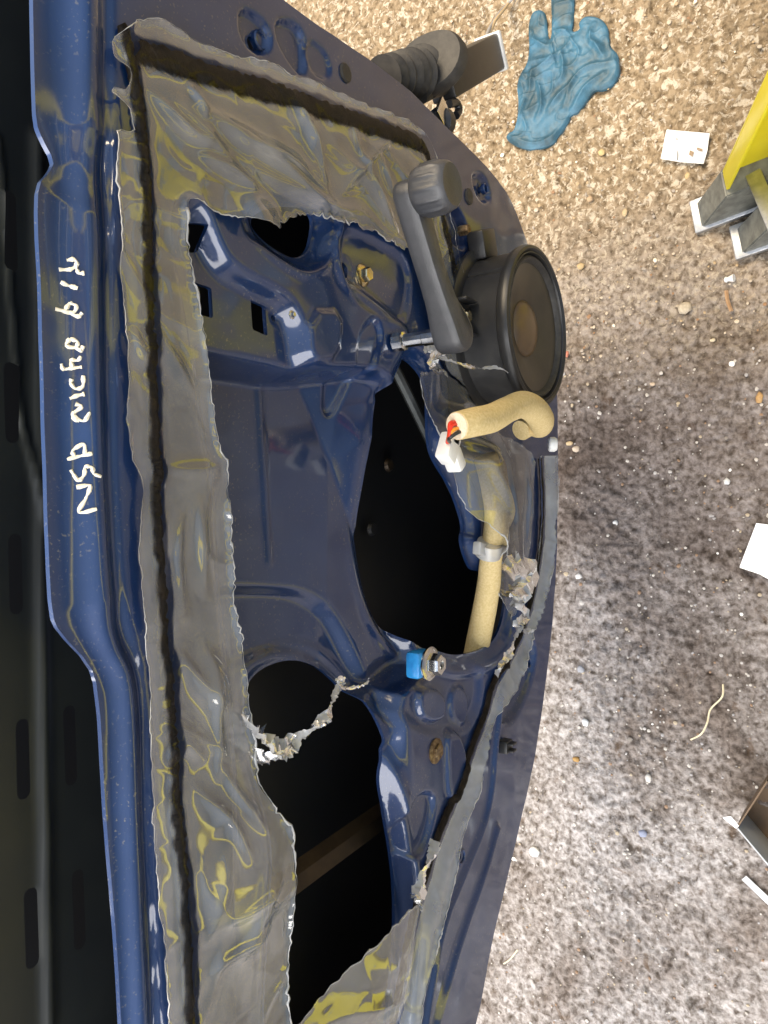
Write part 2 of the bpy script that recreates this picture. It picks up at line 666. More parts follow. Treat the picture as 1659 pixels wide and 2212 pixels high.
# ------------------------------------------------------------------ ground
def ground():
    fx = np.arange(-.95, .95, .003)
    fy = np.arange(-.36, .50, .003)
    out = np.array([.03, .08, .16, .3, .6, 1.2, 2.5, 5, 12, 40])
    xs = np.r_[fx[0] - out[::-1], fx, fx[-1] + out]
    ys = np.r_[fy[0] - out[::-1], fy, fy[-1] + out]
    X, Y = np.meshgrid(xs, ys, indexing='ij')
    P = np.stack([X.ravel(), Y.ravel()], 1)
    z = .0042 * np.abs(noise(P, 95, 1)) + .0032 * noise(P, 60, 2) + .0024 * noise(P, 140, 3) + .004 * noise(P, 9, 4)
    pits = np.clip(noise(P, 42, 5) - .45, 0, 1)
    z -= pits * .010
    z = np.where((np.abs(P[:, 0]) > .96) | (P[:, 1] < -.37) | (P[:, 1] > .51), 0, z) - .002
    nx, ny = len(xs), len(ys)
    idx = np.arange(nx * ny).reshape(nx, ny)
    q = np.stack([idx[:-1, :-1].ravel(), idx[1:, :-1].ravel(), idx[1:, 1:].ravel(), idx[:-1, 1:].ravel()], 1)
    me = bpy.data.meshes.new('ground')
    me.from_pydata(np.c_[P, z].tolist(), [], q.tolist())
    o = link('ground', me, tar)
    tag(o, 'rough grey brown tarmac ground', 'ground', kind='structure')


ground()


def stone_verts(r, seed):
    rd = random.Random(seed)
    bm = bmesh.new()
    bmesh.ops.create_icosphere(bm, subdivisions=1, radius=1)
    sx, sy, sz = rd.uniform(.7, 1.2), rd.uniform(.7, 1.2), rd.uniform(.4, .65)
    for v in bm.verts:
        k = rd.uniform(.8, 1.15)
        v.co = Vector((v.co.x * sx * k, v.co.y * sy * k, v.co.z * sz * k)) * r
    V = np.array([v.co[:] for v in bm.verts])
    Fc = [[v.index for v in f.verts] for f in bm.faces]
    bm.free()
    return V, Fc


def gravel():
    protos = [stone_verts(1.0, i) for i in range(10)]
    pal = [(.42, .38, .33), (.30, .28, .27), (.40, .37, .34), (.20, .17, .14), (.36, .29, .20), (.46, .42, .37), (.24, .15, .09)]
    V, Fc, C = [], [], []
    off = 0
    for i in range(3600):
        x, y = random.uniform(-.9, .9), random.uniform(-.32, .42)
        r = abs(random.gauss(0, 1)) * .0011 + .0011
        pv, pf = protos[random.randrange(10)]
        a = random.uniform(0, 6.28)
        R = np.array([[math.cos(a), -math.sin(a), 0], [math.sin(a), math.cos(a), 0], [0, 0, 1]])
        vv = (pv * r) @ R.T + [x, y, r * .1 + .0008]
        V.append(vv)
        Fc += [[k + off for k in f] for f in pf]
        c = random.choice(pal) if random.random() > .03 else (.7, .67, .62)
        if x > .25:
            c = (c[0] * 1.1, c[1] * .98, c[2] * .8)
        C += [(*c, 1)] * len(pv)
        off += len(pv)
    V = np.concatenate(V)
    me = bpy.data.meshes.new('gravel')
    me.from_pydata(V.tolist(), [], Fc)
    at = me.color_attributes.new('stone_colour', 'FLOAT_COLOR', 'POINT')
    at.data.foreach_set('color', np.array(C, 'f').ravel())
    o = link('gravel', me, stone_m, smooth=False)
    tag(o, 'fine loose grit scattered over the tarmac', 'gravel', kind='stuff')


gravel()

# ------------------------------------------------------------------ door: height of the pressed inner panel
OUTL = [(62, -440), (68, -200), (72, 0), (75, 180), (78, 265), (92, 300), (118, 348), (108, 372), (82, 398), (80, 480), (88, 620), (95, 900),
        (105, 1200), (112, 1330), (128, 1365), (195, 1435), (212, 1490), (225, 1700), (240, 1900), (252, 2050), (262, 2212), (285, 2650),
        (900, 2600), (960, 2450), (1030, 2212), (1060, 2050), (1095, 1900), (1130, 1750), (1163, 1600), (1185, 1430), (1198, 1300), (1204, 1150), (1206, 1000),
        (1204, 880), (1200, 800), (1188, 700), (1170, 610), (1146, 545), (1130, 500), (1112, 450), (1086, 402), (1040, 348), (960, 270),
        (860, 172), (620, 10), (300, -258), (110, -430)]
outline = chaikin(np.concatenate([pp(OUTL[:22], -.009), pp(OUTL[22:])]), 1)
_h1 = [(845, 790), (868, 772), (893, 782), (918, 812), (930, 850), (928, 900), (932, 965), (945, 1000), (975, 1045), (993, 1090), (1008, 1140), (1000, 1165), (1012, 1210),
                    (1028, 1238), (1075, 1225), (1100, 1235), (1098, 1290), (1085, 1360), (1060, 1398), (1005, 1416), (950, 1412), (880, 1385), (835, 1330), (800, 1255), (780, 1165), (788, 1080), (800, 960), (812, 870), (824, 820)]
hole1 = chaikin(np.array([pp([q], float(np.interp(q[1], [880, 980, 1120, 1168, 1300, 1385, 1412], [-.018, -.024, -.035, -.040, -.038, -.030, -.016])) if q[0] < 960 and not (q[0] > 850 and q[1] < 1200) else -.008)[0] for q in _h1]), 2)
_h2 = [(566, 1530), (572, 1490), (600, 1450), (648, 1428), (690, 1434), (730, 1462), (770, 1510), (795, 1560), (808, 1620), (818, 1690), (835, 1770), (850, 1850), (858, 1950), (855, 2060), (830, 2300), (600, 2350), (520, 2250),
                    (530, 2000), (550, 1750)]
hole2 = chaikin(np.array([pp([q], float(np.interp(q[1], [1440, 1500, 1580, 1650, 1730], [-.044, -.040, -.031, -.023, -.018])) if q[0] > 700 else -.042)[0] for q in _h2]), 2)
hole3 = chaikin(pp([(560, 470), (600, 440), (680, 440), (704, 462), (700, 505), (690, 540), (662, 554), (630, 540), (590, 510)]), 2)
SLOT = [[(399, 480), (424, 490), (427, 545), (402, 546)], [(413, 608), (456, 622), (460, 688), (418, 676)], [(542, 648), (574, 662), (578, 726), (546, 712)]]
slots = [pp(s, -.016) for s in SLOT]
SMALL = [(560, 88, 15), (1046, 408, 8), (752, 582, 17), (628, 680, 7), (1140, 1432, 9), (994, 1850, 11)]


def px_scale(u, v):
    a = onY(u - 1, v)
    b = onY(u + 1, v)
    c = onY(u, v - 1)
    d = onY(u, v + 1)
    return abs(c[0] - d[0]) / 2


small_c = [(onY(u, v)[[0, 2]], r * px_scale(u, v)) for u, v, r in SMALL]

belt_top = pp(OUTL[:22], -.009)
roll = chaikin(pp([(178, -450), (186, 0), (192, 400), (198, 800), (212, 1150), (222, 1330), (250, 1400), (283, 1455), (292, 1550), (300, 1800), (320, 2212), (340, 2650)]), 2, False)
groove = chaikin(pp([(222, -450), (228, 0), (232, 400), (232, 800), (244, 1150), (258, 1330), (280, 1400), (300, 1455), (308, 1550), (318, 1800), (340, 2212), (360, 2650)]), 2, False)
low = chaikin(pp([(520, 2500), (512, 1700), (500, 1520), (485, 1380), (470, 1240), (462, 1030), (440, 940), (420, 760), (400, 640), (380, 540), (380, 440), (395, 420), (425, 425), (452, 452), (472, 515), (502, 572), (560, 605), (615, 632), (648, 668), (662, 720), (668, 788), (745, 796), (840, 796), (890, 900), (900, 1100), (930, 1300), (975, 1400), (960, 1445), (905, 1490), (872, 1500),
                  (842, 1510), (838, 1545), (852, 1610), (866, 1690), (884, 1780), (898, 1870), (904, 1960), (902, 2060), (880, 2500)], .0), 2)
recess = chaikin(pp([(520, 2500), (512, 1700), (500, 1520), (485, 1380), (470, 1240), (462, 1030), (440, 940), (415, 742), (440, 752), (560, 775), (640, 796), (700, 795), (800, 788), (850, 860), (860, 980), (860, 1120), (860, 1200), (900, 1340), (925, 1430), (880, 1480), (852, 1515),
                     (852, 1600), (862, 1700), (875, 1900), (870, 2500)], -.016), 1)
crease_a, crease_b = pp([(648, 800), (776, 1168)], -.04)
bord = np.array([pp([q], d_)[0] for q, d_ in (((800, 780), -.016), ((815, 870), -.018), ((803, 980), -.024), ((787, 1120), -.035))] + [crease_b])
tri = pp([(640, 790), (790, 785), (815, 870), (803, 980), (787, 1120), (776, 1175)], .02)
deep = chaikin(pp([(520, 2500), (512, 1700), (500, 1520), (485, 1380), (470, 1275), (480, 1268), (640, 1266), (700, 1276), (748, 1318), (795, 1410), (825, 1485), (822, 1530), (830, 1600), (840, 1750), (850, 1900), (850, 2500)], -.03), 2)
arch = chaikin(pp([(525, 1560), (530, 1490), (565, 1430), (640, 1396), (705, 1402), (755, 1440), (800, 1500), (830, 1575), (790, 1640), (650, 1650), (540, 1640)], -.03), 2)
tabp = chaikin(pp([(668, 660), (752, 665), (742, 780), (672, 792)], .005), 1)
vrib = pp([(585, 800), (608, 1215)], -.04)
ridgeA = chaikin(pp([(1085, 1440), (1078, 1530), (1066, 1620), (1062, 1700), (1046, 1780), (1000, 1890), (950, 2010), (915, 2212), (890, 2450)]), 2, False)
ridgeB = chaikin(pp([(1072, 1790), (1040, 1900), (1000, 2010), (968, 2110), (940, 2212), (900, 2400)]), 2, False)
ridgeC = chaikin(pp([(735, 480), (728, 560), (745, 610), (800, 650), (850, 690), (870, 715)]), 2, False)
spk = pp([(1100, 715)])[0]
# pressed shapes: outline, amount (+ proud), wall width in metres
PRESS = [
    (chaikin(pp([(520, 20), (545, 22), (585, 60), (585, 110), (555, 118), (520, 80)]), 2), -.006, .004),
    (chaikin(pp([(598, 40), (640, 48), (660, 80), (662, 150), (650, 165), (600, 90)]), 2), -.006, .004),
    (chaikin(pp([(662, 82), (700, 105), (716, 150), (705, 175), (668, 150)]), 2), -.003, .003),
    (chaikin(pp([(1020, 375), (1048, 378), (1062, 430), (1045, 440), (1025, 410)]), 2), -.006, .006),
    (chaikin(pp([(958, 430), (985, 440), (1008, 480), (1012, 530), (1002, 540), (975, 520), (960, 470)]), 2), -.010, .005),
    (chaikin(pp([(988, 610), (1030, 560), (1060, 640), (1060, 760), (1040, 800), (1000, 760)]), 2), -.010, .010),
    (chaikin(pp([(775, 730), (800, 690), (820, 690), (830, 730), (815, 770), (792, 890), (780, 890), (775, 800)]), 2), -.005, .006),
    (chaikin(pp([(905, 1485), (955, 1490), (965, 1530), (955, 1560), (910, 1558)]), 2), .008, .006),
    (chaikin(pp([(985, 1480), (1015, 1490), (1015, 1560), (990, 1570), (975, 1530)]), 2), .005, .007),
    (chaikin(pp([(960, 1580), (985, 1575), (1005, 1640), (990, 1720), (965, 1730), (960, 1660)]), 2), .005, .006),
    (chaikin(pp([(878, 1770), (905, 1715), (935, 1712), (942, 1740), (925, 1820), (900, 1860), (882, 1840)]), 2), -.007, .006),
    (chaikin(pp([(895, 1440), (1000, 1425), (1045, 1450), (1030, 1560), (960, 1590), (880, 1560), (860, 1500)]), 2), -.006, .016),
    (chaikin(pp([(1115, 1370), (1160, 1385), (1155, 1460), (1110, 1560), (1080, 1560), (1090, 1480)]), 2), -.010, .012),
    (chaikin(pp([(735, 480), (870, 545), (890, 600), (880, 690), (850, 700), (760, 640), (730, 570)]), 2), -.004, .010),
    (chaikin(pp([(550, 430), (720, 420), (735, 480), (722, 560), (660, 590), (580, 540), (520, 490)]), 2), -.006, .007),
]


fade_a, fade_b = pp([(700, 1440)], -.04)[0][0], pp([(840, 1740)], -.018)[0][0]
lean_z = pp([(715, 1000)], -.04)[0][1]
rim_hi, rim_lo = pp([(830, 1000)])[0][1], pp([(915, 1000)])[0][1]


def H(P):
    h = np.zeros(len(P))
    # top edge rolls back towards the glass
    d, _ = line_dist(P, belt_top)
    h -= .009 * (1 - ss(d / .045)) ** 1.3
    d, _ = line_dist(P, roll)
    h += .0050 * np.exp(-(d / .008) ** 2)
    d, _ = line_dist(P, groove)
    h -= .0030 * np.exp(-(d / .0045) ** 2)
    # hem flange along the front and bottom edge
    so = sdf(P, outline)
    # stepped recesses
    s = sdf(P, low)
    h -= .016 * ss(s / .013 + .3)
    fade = 1 - ss((fade_a - P[:, 0]) / (fade_a - fade_b))
    s = sdf(P, recess)
    w = ss(s / .014)
    db, _ = line_dist(P, bord)
    cd = (crease_b - crease_a) / np.linalg.norm(crease_b - crease_a)
    sc1 = (P - crease_a) @ np.array([cd[1], -cd[0]])
    sref = (bord[0] - crease_a) @ np.array([cd[1], -cd[0]])
    sc1 = np.maximum(sc1 * np.sign(sref), 0)
    proj = (P - crease_a) @ cd / np.linalg.norm(crease_b - crease_a)
    tau = np.clip((1 - proj) * 2.0, 0, 1)
    h -= .028 * fade * w * (1 - (1 - db / np.maximum(db + sc1, 1e-6)) * tau)
    # the floor of the recess leans back towards its top
    h -= .14 * w * fade * np.maximum(P[:, 1] - lean_z, 0)
    s = sdf(P, deep)
    h -= .012 * fade * ss(s / .016 + .2)
    s = sdf(P, arch)
    h += .008 * ss(s / .012)
    s = sdf(P, tabp)
    h += .004 * ss(s / .006)
    d, _ = line_dist(P, vrib)
    h += .0016 * np.exp(-(d / .0035) ** 2)
    for pl, a, w in ((ridgeA, .0055, .005), (ridgeB, .0055, .005), (ridgeC, .004, .006)):
        d, _ = line_dist(P, pl)
        h += a * np.exp(-(d / w) ** 2)
    for poly, a, w in PRESS:
        lo_, hi_ = poly.min(0) - .02, poly.max(0) + .02
        k = ((P > lo_) & (P < hi_)).all(1)
        if k.any():
            s = sdf(P[k], poly)
            h[k] += a * ss(s / w + .5)
    # rolled rims of the openings
    for poly, a, w in ((hole1, .011, .016), (hole2, .004, .012), (hole3, .006, .012)):
        s = -sdf(P, poly)
        g_ = ss((rim_hi - P[:, 1]) / (rim_hi - rim_lo)) if poly is hole1 else 1.0
        h -= a * (.25 + .75 * g_) * (1 - ss(s / w)) ** 1.5
        h += g_ * a * .35 * np.exp(-((s - w * 1.15) / (w * .35)) ** 2)
    # seat of the loudspeaker
    d = np.linalg.norm(P - spk, axis=1)
    h += .0 * d
    # round dimples about the small holes
    for c, r in small_c:
        d = np.linalg.norm(P - c, axis=1)
        h -= .0012 * (1 - ss((d - r) / (r * 1.1)))
    h += .0006 * noise(P, 14, 9) + .0003 * noise(P, 40, 10)
    return h


def S_panel(P):
    s = sdf(P, outline)
    for hpoly in [hole1, hole2, hole3] + slots:
        s = np.minimum(s, -sdf(P, hpoly))
    for c, r in small_c:
        s = np.minimum(s, np.linalg.norm(P - c, axis=1) - r)
    return s


mn, mx = outline.min(0), outline.max(0)
door = empty('car_door', (0, 0, mn[1]))
tag(door, 'dark blue car rear door stripped to its pressed metal inner panel', 'car door')
sheet('inner_panel', S_panel, H, (mn[0] - .004, mx[0] + .004, mn[1] - .004, mx[1] + .004), .0021, paint, door, flange=.0035)

# outer skin, closed along the front, bottom and rear edge
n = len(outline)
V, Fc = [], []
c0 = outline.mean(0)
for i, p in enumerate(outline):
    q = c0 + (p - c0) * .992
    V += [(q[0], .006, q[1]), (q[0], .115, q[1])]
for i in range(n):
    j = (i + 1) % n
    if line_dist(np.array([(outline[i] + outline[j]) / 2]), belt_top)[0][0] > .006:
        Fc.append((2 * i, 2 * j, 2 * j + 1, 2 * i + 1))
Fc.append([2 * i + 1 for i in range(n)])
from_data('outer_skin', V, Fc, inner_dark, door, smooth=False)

# slotted reinforcement below the window slot, seen through it
RY = .055
SL = [(20, 500), (22, 870), (32, 1240), (48, 1640), (66, 2005), (150, 1610), (168, 1965), (135, 1250), (185, 2330)]
slp = []
for u, v in SL:
    a, b = onY(u, v - 72, RY), onY(u + 4, v + 72, RY)
    slp.append((np.array([a[[0, 2]], b[[0, 2]]])))
slw = [.0042] * len(SL)
foldl = np.array([onY(80, 300, RY)[[0, 2]], onY(88, 1240, RY)[[0, 2]], onY(105, 2212, RY)[[0, 2]]])
foldm = np.array([onY(-5, 300, RY)[[0, 2]], onY(45, 900, RY)[[0, 2]], onY(100, 1150, RY)[[0, 2]]])
rb = (-.36, .36, onY(330, 1106, RY)[2], onY(-25, 1106, RY)[2])


def S_re(P):
    s = np.minimum(np.minimum(P[:, 0] - rb[0], rb[1] - P[:, 0]), np.minimum(P[:, 1] - rb[2], rb[3] - P[:, 1]))
    for pl, w in zip(slp, slw):
        d, _ = line_dist(P, pl)
        s = np.minimum(s, d - w)
    return s


def H_re(P):
    d, _ = line_dist(P, foldl)
    e, _ = line_dist(P, foldm)
    return -RY + .004 * np.exp(-(d / .004) ** 2) + .003 * np.exp(-(e / .0015) ** 2) + .0004 * noise(P, 30, 3)


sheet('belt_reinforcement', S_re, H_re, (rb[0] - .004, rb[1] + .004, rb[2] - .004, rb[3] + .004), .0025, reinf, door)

# rails of the window lift inside the door
tube('regulator_rod', [onY(842, 775, .03), onY(880, 850, .03), onY(940, 975, .03), onY(990, 1080, .03)], .0055, glass_rail, door, 8)
bm = bmesh.new()
A, B = onY(590, 1930, .05), onY(880, 1722, .05)
tube_bm(bm, [A, B], .012, 4, .35)
from_bm('regulator_rail', bm, rail_mat, door, smooth=False)
for (u, v, r) in ((802, 1143, 11), (838, 1005, 4)):
    c = onY(u, v, .105)
    bm = lathe_bm(bmesh.new(), [(0, .004), (.006, .004), (.0075, .002), (.008, 0)], 20, OUT, c)
    from_bm('blind_plug', bm, rail_mat if r < 5 else inner_dark, door)

# handwriting in white paint pen on the belt
ZW = [[(432, 208), (480, 206), (492, 240), (452, 268), (384, 268)], [(488, 228), (492, 262), (510, 292), (550, 292)],
      [(394, 350), (440, 372), (500, 392)],
      [(360, 525), (430, 545), (500, 575), (532, 552)], [(452, 486), (428, 530), (470, 552), (492, 512), (452, 486)],
      [(450, 720), (428, 765), (482, 778), (500, 742), (452, 722)], [(482, 778), (528, 798), (536, 768)],
      [(398, 884), (412, 918), (470, 912), (528, 906)], [(468, 908), (458, 862), (500, 862), (522, 836)],
      [(462, 985), (458, 1012), (490, 1048), (536, 1030), (540, 962)],
      [(452, 1112), (500, 1092), (548, 1082)],
      [(486, 1146), (524, 1166), (472, 1216), (540, 1258), (588, 1200)], [(476, 1196), (470, 1236), (510, 1262)],
      [(436, 1508), (520, 1486), (602, 1470)], [(482, 1492), (472, 1450), (540, 1408), (552, 1478)],
      [(458, 1576), (500, 1642), (520, 1640), (546, 1600), (552, 1558), (600, 1562), (612, 1600), (656, 1620)],
      [(494, 1690), (586, 1680), (556, 1760), (510, 1852), (632, 1832)]]
bm = bmesh.new()
for st in ZW:
    P2 = spline([(x * .3307, 493.7 + y * .3307, 0) for x, y in st], 6)
    q = pp([(p[0], p[1]) for p in P2], 0)
    # settle on the pressed surface
    for _ in range(3):
        hh = H(q)
        q = np.array([[onY(p[0], p[1], -h_)[0], onY(p[0], p[1], -h_)[2]] for p, h_ in zip(P2, hh)])
    hh = H(q) + .0002
    pts = [(a[0], -h_, a[1]) for a, h_ in zip(q, hh)]
    ph = random.uniform(0, 6)
    tube_bm(bm, pts, [.00105 * (1 + .28 * math.sin(ph + k_ * .9) + random.uniform(-.18, .18)) for k_ in range(len(pts))], 6, 1.0)
from_bm('marker_writing', bm, pen, door)


def on_panel(u, v, lift=0.0):
    p = onY(u, v, 0)
    for _ in range(4):
        h_ = H(np.array([[p[0], p[2]]]))[0]
        p = onY(u, v, -h_)
    return np.array([p[0], p[1] - lift, p[2]])


def hex_bolt(name, c, r, mt, parent, M=OUT, ln=.006, wash=True, socket=False, tilt=None):
    bm = bmesh.new()
    MM = tilt @ M if tilt else M
    if wash:
        lathe_bm(bm, [(r * 1.55, 0), (r * 1.55, r * .18), (r * 1.3, r * .34), (r * 1.02, r * .4)], 28, MM, c)
    b2 = bmesh.new()
    lathe_bm(b2, [(r, r * .3), (r, ln * .85), (r * .86, ln), (r * .45, ln), (r * .38, ln * .72), (0, ln * .72)] if socket else
             [(r, r * .3), (r, ln * .85), (r * .86, ln), (0, ln * .96)], 6, MM, c)
    me = bpy.data.meshes.new('t')
    b2.to_mesh(me)
    bm.from_mesh(me)
    b2.free()
    return from_bm(name, bm, mt, parent)


# bolts, nuts and clips that belong to the door
hex_bolt('bolt', on_panel(782, 595), .0064, zinc, door, ln=.0085)
hex_bolt('bolt', on_panel(940, 1622), .0082, rusty, door, ln=.006)
hex_bolt('bolt', on_panel(990, 500), .0058, rusty, door, ln=.013, wash=False)
hex_bolt('bolt', on_panel(630, 680), .0022, steel, door, ln=.003)
# blue clip nut with its bright screw
c = on_panel(893, 1432)
cl = from_bm('clip_nut', box_bm(bmesh.new(), c + [0, -.006, .0], .026, .016, .026, None, .004), blue_clip, door)
hex_bolt('screw', c + np.array([0.0, -.014, -.006]), .0105, steel, cl, ln=.014, socket=True, wash=True)
# rings of the plugged holes
for (u, v, r, mt) in ((560, 88, 22, paint), (994, 1850, 17, paint), (1140, 1432, 12, paint), (1046, 408, 11, paint)):
    c = on_panel(u, v)
    k = r * px_scale(u, v)
    from_bm('hole_collar', lathe_bm(bmesh.new(), [(k * .72, -.004), (k * .74, .0018), (k * .85, .0026), (k, .0016), (k * 1.03, -.002)], 32, OUT, c, caps=False), mt, door)
for (u, v, r) in ((745, 158, 20), (1012, 425, 17), (712, 320, 1)):
    if r < 5:
        continue
    c = on_panel(u, v)
    k = r * px_scale(u, v)
    from_bm('rubber_plug', lathe_bm(bmesh.new(), [(k, -.001), (k, .0012), (k * .85, .0022), (0, .0024)], 28, OUT, c), rubber, door)
# square fixing clip
c = on_panel(1085, 1610)
fc = from_bm('fixing_clip', box_bm(bmesh.new(), c + [0, -.004, 0], .015, .012, .018, None, .002), black_pl, door)
for s in (-1, 1):
    from_bm('clip_lug', box_bm(bmesh.new(), c + [s * .004, -.012, 0], .003, .008, .012, None, .0008), black_pl, fc)

# ------------------------------------------------------------------ torn plastic film
def serrate(px, amp, pitch, seed, h):
    """picture polyline -> plane points with torn teeth"""
    rd = random.Random(seed)
    p = pp(px, h)
    p = chaikin(p, 1, False)
    out = []
    for a, b in zip(p[:-1], p[1:]):
        d = b - a
        L_ = np.linalg.norm(d)
        k = max(1, int(L_ / pitch))
        nrm = np.array([-d[1], d[0]]) / max(L_, 1e-9)
        for i in range(k):
            o = a + d * (i / k)
            out.append(o + nrm * amp * rd.uniform(-1, 1))
    out.append(p[-1])
    return np.array(out)


bead_left_px = [(268, 55), (285, 130), (298, 200), (308, 280), (313, 340), (318, 420), (320, 500), (322, 580), (325, 660), (328, 740), (331, 820), (334, 900), (336, 980), (346, 1020),
                (338, 1065), (341, 1120), (346, 1200), (352, 1290), (353, 1380), (360, 1430), (367, 1500), (369, 1560), (378, 1620), (380, 1700), (383, 1760), (392, 1830), (397, 1900),
                (400, 1990), (406, 2080), (412, 2212), (420, 2350)]
bead_top_px = [(296, 112), (340, 122), (400, 140), (480, 168), (540, 184), (600, 203), (650, 220), (700, 238), (750, 254), (800, 270), (860, 290), (900, 306), (918, 322), (932, 360), (946, 420), (958, 470), (972, 525), (984, 580), (992, 630)]
bead_low_px = [(1168, 990), (1172, 1080), (1170, 1150), (1164, 1210), (1150, 1290), (1126, 1370), (1098, 1425), (1066, 1480), (1050, 1540), (1030, 1590), (1012, 1640), (992, 1700), (965, 1765), (940, 1830), (925, 1880), (908, 1935), (890, 2000), (875, 2080), (862, 2150), (850, 2212), (830, 2330)]

FH = .006
bl = chaikin(pp(bead_left_px, FH), 1, False)
bt = chaikin(pp(bead_top_px, FH), 1, False)
bw = chaikin(pp(bead_low_px, FH), 1, False)

fA_outer = [(412, 2350), (380, 2350), (362, 2212), (355, 2130), (350, 2050), (342, 1950), (336, 1850), (331, 1750), (326, 1640), (316, 1550), (312, 1450), (306, 1400), (303, 1330), (302, 1260), (297, 1200), (295, 1140),
            (303, 1090), (303, 1050), (290, 1020), (276, 985), (270, 920), (268, 860), (268, 800), (265, 700), (258, 600), (253, 500), (250, 400), (244, 310), (246, 280), (292, 284), (283, 262), (276, 228), (250, 210), (236, 196), (246, 190), (272, 195),
            (275, 158), (256, 138), (240, 118), (243, 86), (262, 62), (290, 47), (320, 41), (350, 44), (385, 65), (420, 86), (460, 105), (520, 124), (560, 137), (600, 149), (615, 164), (650, 172), (700, 192), (740, 208), (780, 225), (830, 240),
            (870, 258), (892, 270), (908, 292), (920, 318), (936, 342), (946, 380), (956, 430), (966, 470), (976, 520), (986, 560), (996, 600), (1002, 650), (1010, 700), (1030, 745), (1056, 790), (1052, 830)]
fA_inner1 = [(1052, 830), (1000, 840), (962, 800), (948, 770), (935, 720), (915, 660), (905, 620), (898, 578), (886, 543)]
fA_inner2 = [(886, 543), (850, 530), (820, 515), (790, 500), (770, 490), (740, 482), (700, 470), (660, 462), (630, 463), (592, 489)]
fA_flap = [(592, 489), (583, 503), (560, 492), (530, 474), (500, 468), (470, 460), (442, 442), (418, 427), (402, 432), (397, 452)]
fA_inner3 = [(397, 452), (398, 500), (405, 555), (416, 620), (424, 665), (430, 720), (440, 790), (450, 850), (458, 920), (465, 978), (487, 1003), (490, 1060), (493, 1150), (495, 1250), (500, 1320), (514, 1400), (520, 1445), (528, 1510), (536, 1575),
             (545, 1640), (547, 1690), (565, 1722), (585, 1762), (600, 1778), (603, 1830), (606, 1900), (604, 1960), (612, 2010), (618, 2060), (615, 2110), (612, 2150), (626, 2212), (650, 2350)]


def clean(p):
    return chaikin(pp(p, FH), 1, False)


fA = np.concatenate([serrate(fA_outer, .0007, .004, 1, FH)[:-1], clean(fA_inner1)[:-1], serrate(fA_inner2, .0022, .0028, 2, FH)[:-1], clean(fA_flap)[:-1], serrate(fA_inner3, .0011, .0026, 3, FH)])
stretch_a = pp([(300, 180), (450, 260), (640, 400), (800, 480)], FH)


def film_h(P, poly, amp, seed, lip=.004, base=FH, tears=True):
    s = sdf(P, poly)
    r1 = ridged(P + .012 * np.stack([noise(P, 18, seed + 5), noise(P, 18, seed + 6)], 1), 17, seed)
    r2 = ridged(P + .01 * np.stack([noise(P, 25, seed + 7), noise(P, 25, seed + 8)], 1), 38, seed + 1)
    h = base + amp * (.7 * noise(P, 9, seed + 2) + .55 * np.clip(r1, 0, 1) ** 3 + .12 * np.clip(r2, 0, 1) ** 4)
    d, t = line_dist(P, bl)
    k = np.exp(-(d / .006) ** 2)
    h = h * (1 - .75 * k) + k * (.0068 + .0018 * np.sin(t * 210 + 9 * noise(P, 25, 4)) * np.clip(noise(P, 16, 12) + .15, 0, 1))
    k2 = np.exp(-(d / .016) ** 2)
    h += k2 * .0009 * noise(P * [1, .35], 80, 14)
    d, t = line_dist(P, bt)
    k = np.exp(-(d / .010) ** 2)
    h = h * (1 - .8 * k) + k * (.0070 + .0006 * np.sin(t * 90 + 7 * noise(P, 20, 8)))
    d, t = line_dist(P, bw)
    k = np.exp(-(d / .008) ** 2)
    h = h * (1 - .6 * k) + k * .0066
    h += lip * (1 - ss(s / .0035)) * (.5 + .5 * noise(P, 70, seed + 9))
    return h


def film_over(P, h, gap=.0012):
    return np.maximum(h, H(P) + gap)


def H_fA(P):
    h = film_h(P, fA, .0034, 20)
    # long drawn folds running down from the upper corner
    for i, (a, b, w, am) in enumerate([((310, 170), (720, 400), .007, .006), ((340, 190), (520, 380), .005, .004), ((620, 190), (690, 370), .006, .005), ((480, 330), (800, 480), .006, .005), ((700, 300), (850, 470), .006, .004),
                                       ((365, 1390), (480, 1530), .006, .006), ((420, 1370), (490, 1560), .007, .005), ((370, 1560), (450, 1650), .006, .005), ((480, 1800), (430, 2050), .007, .005), ((560, 1850), (500, 2100), .007, .005),
                                       ((330, 700), (420, 860), .005, .004), ((280, 700), (320, 790), .004, .004), ((345, 1010), (480, 1010), .004, .003),
                                       ((315, 185), (460, 312), .0028, .006), ((400, 192), (438, 262), .003, .006), ((470, 270), (720, 470), .004, .006), ((500, 300), (700, 420), .0025, .005), ((610, 190), (700, 430), .003, .005), ((860, 285), (720, 440), .003, .005), ((750, 250), (860, 510), .0035, .006), ((420, 330), (560, 420), .003, .005),
                                       ((820, 330), (850, 420), .003, .005), ((430, 1060), (440, 1300), .004, .004), ((400, 1100), (390, 1330), .003, .004), ((440, 1430), (470, 1700), .004, .005), ((420, 1700), (520, 1860), .004, .006), ((470, 1640), (560, 1800), .004, .006), ((450, 2000), (580, 1880), .004, .006), ((440, 2110), (560, 1990), .004, .006)]):
        pa, pb = pp([a, b], FH)
        mid = (pa + pb) / 2 + np.array([noise(np.array([[i, .3]]), 1.7)[0], noise(np.array([[i, .7]]), 1.3)[0]]) * .012
        d, t = line_dist(P, chaikin(np.array([pa, mid, pb]), 2, False))
        h += am * np.exp(-np.sqrt((d / w) ** 2 + .15) + .387) * np.sin(np.pi * np.clip(t, .02, .98))
    # curled flap
    c = pp([(560, 488)], FH)[0]
    d = np.linalg.norm(P - c, axis=1)
    h += .012 * np.exp(-(d / .016) ** 2)
    # lower part hangs loose and billows
    zz = pp([(560, 1900)], FH)[0]
    d = np.linalg.norm(P - zz, axis=1)
    h += .016 * np.exp(-(d / .055) ** 2)
    return film_over(P, h)


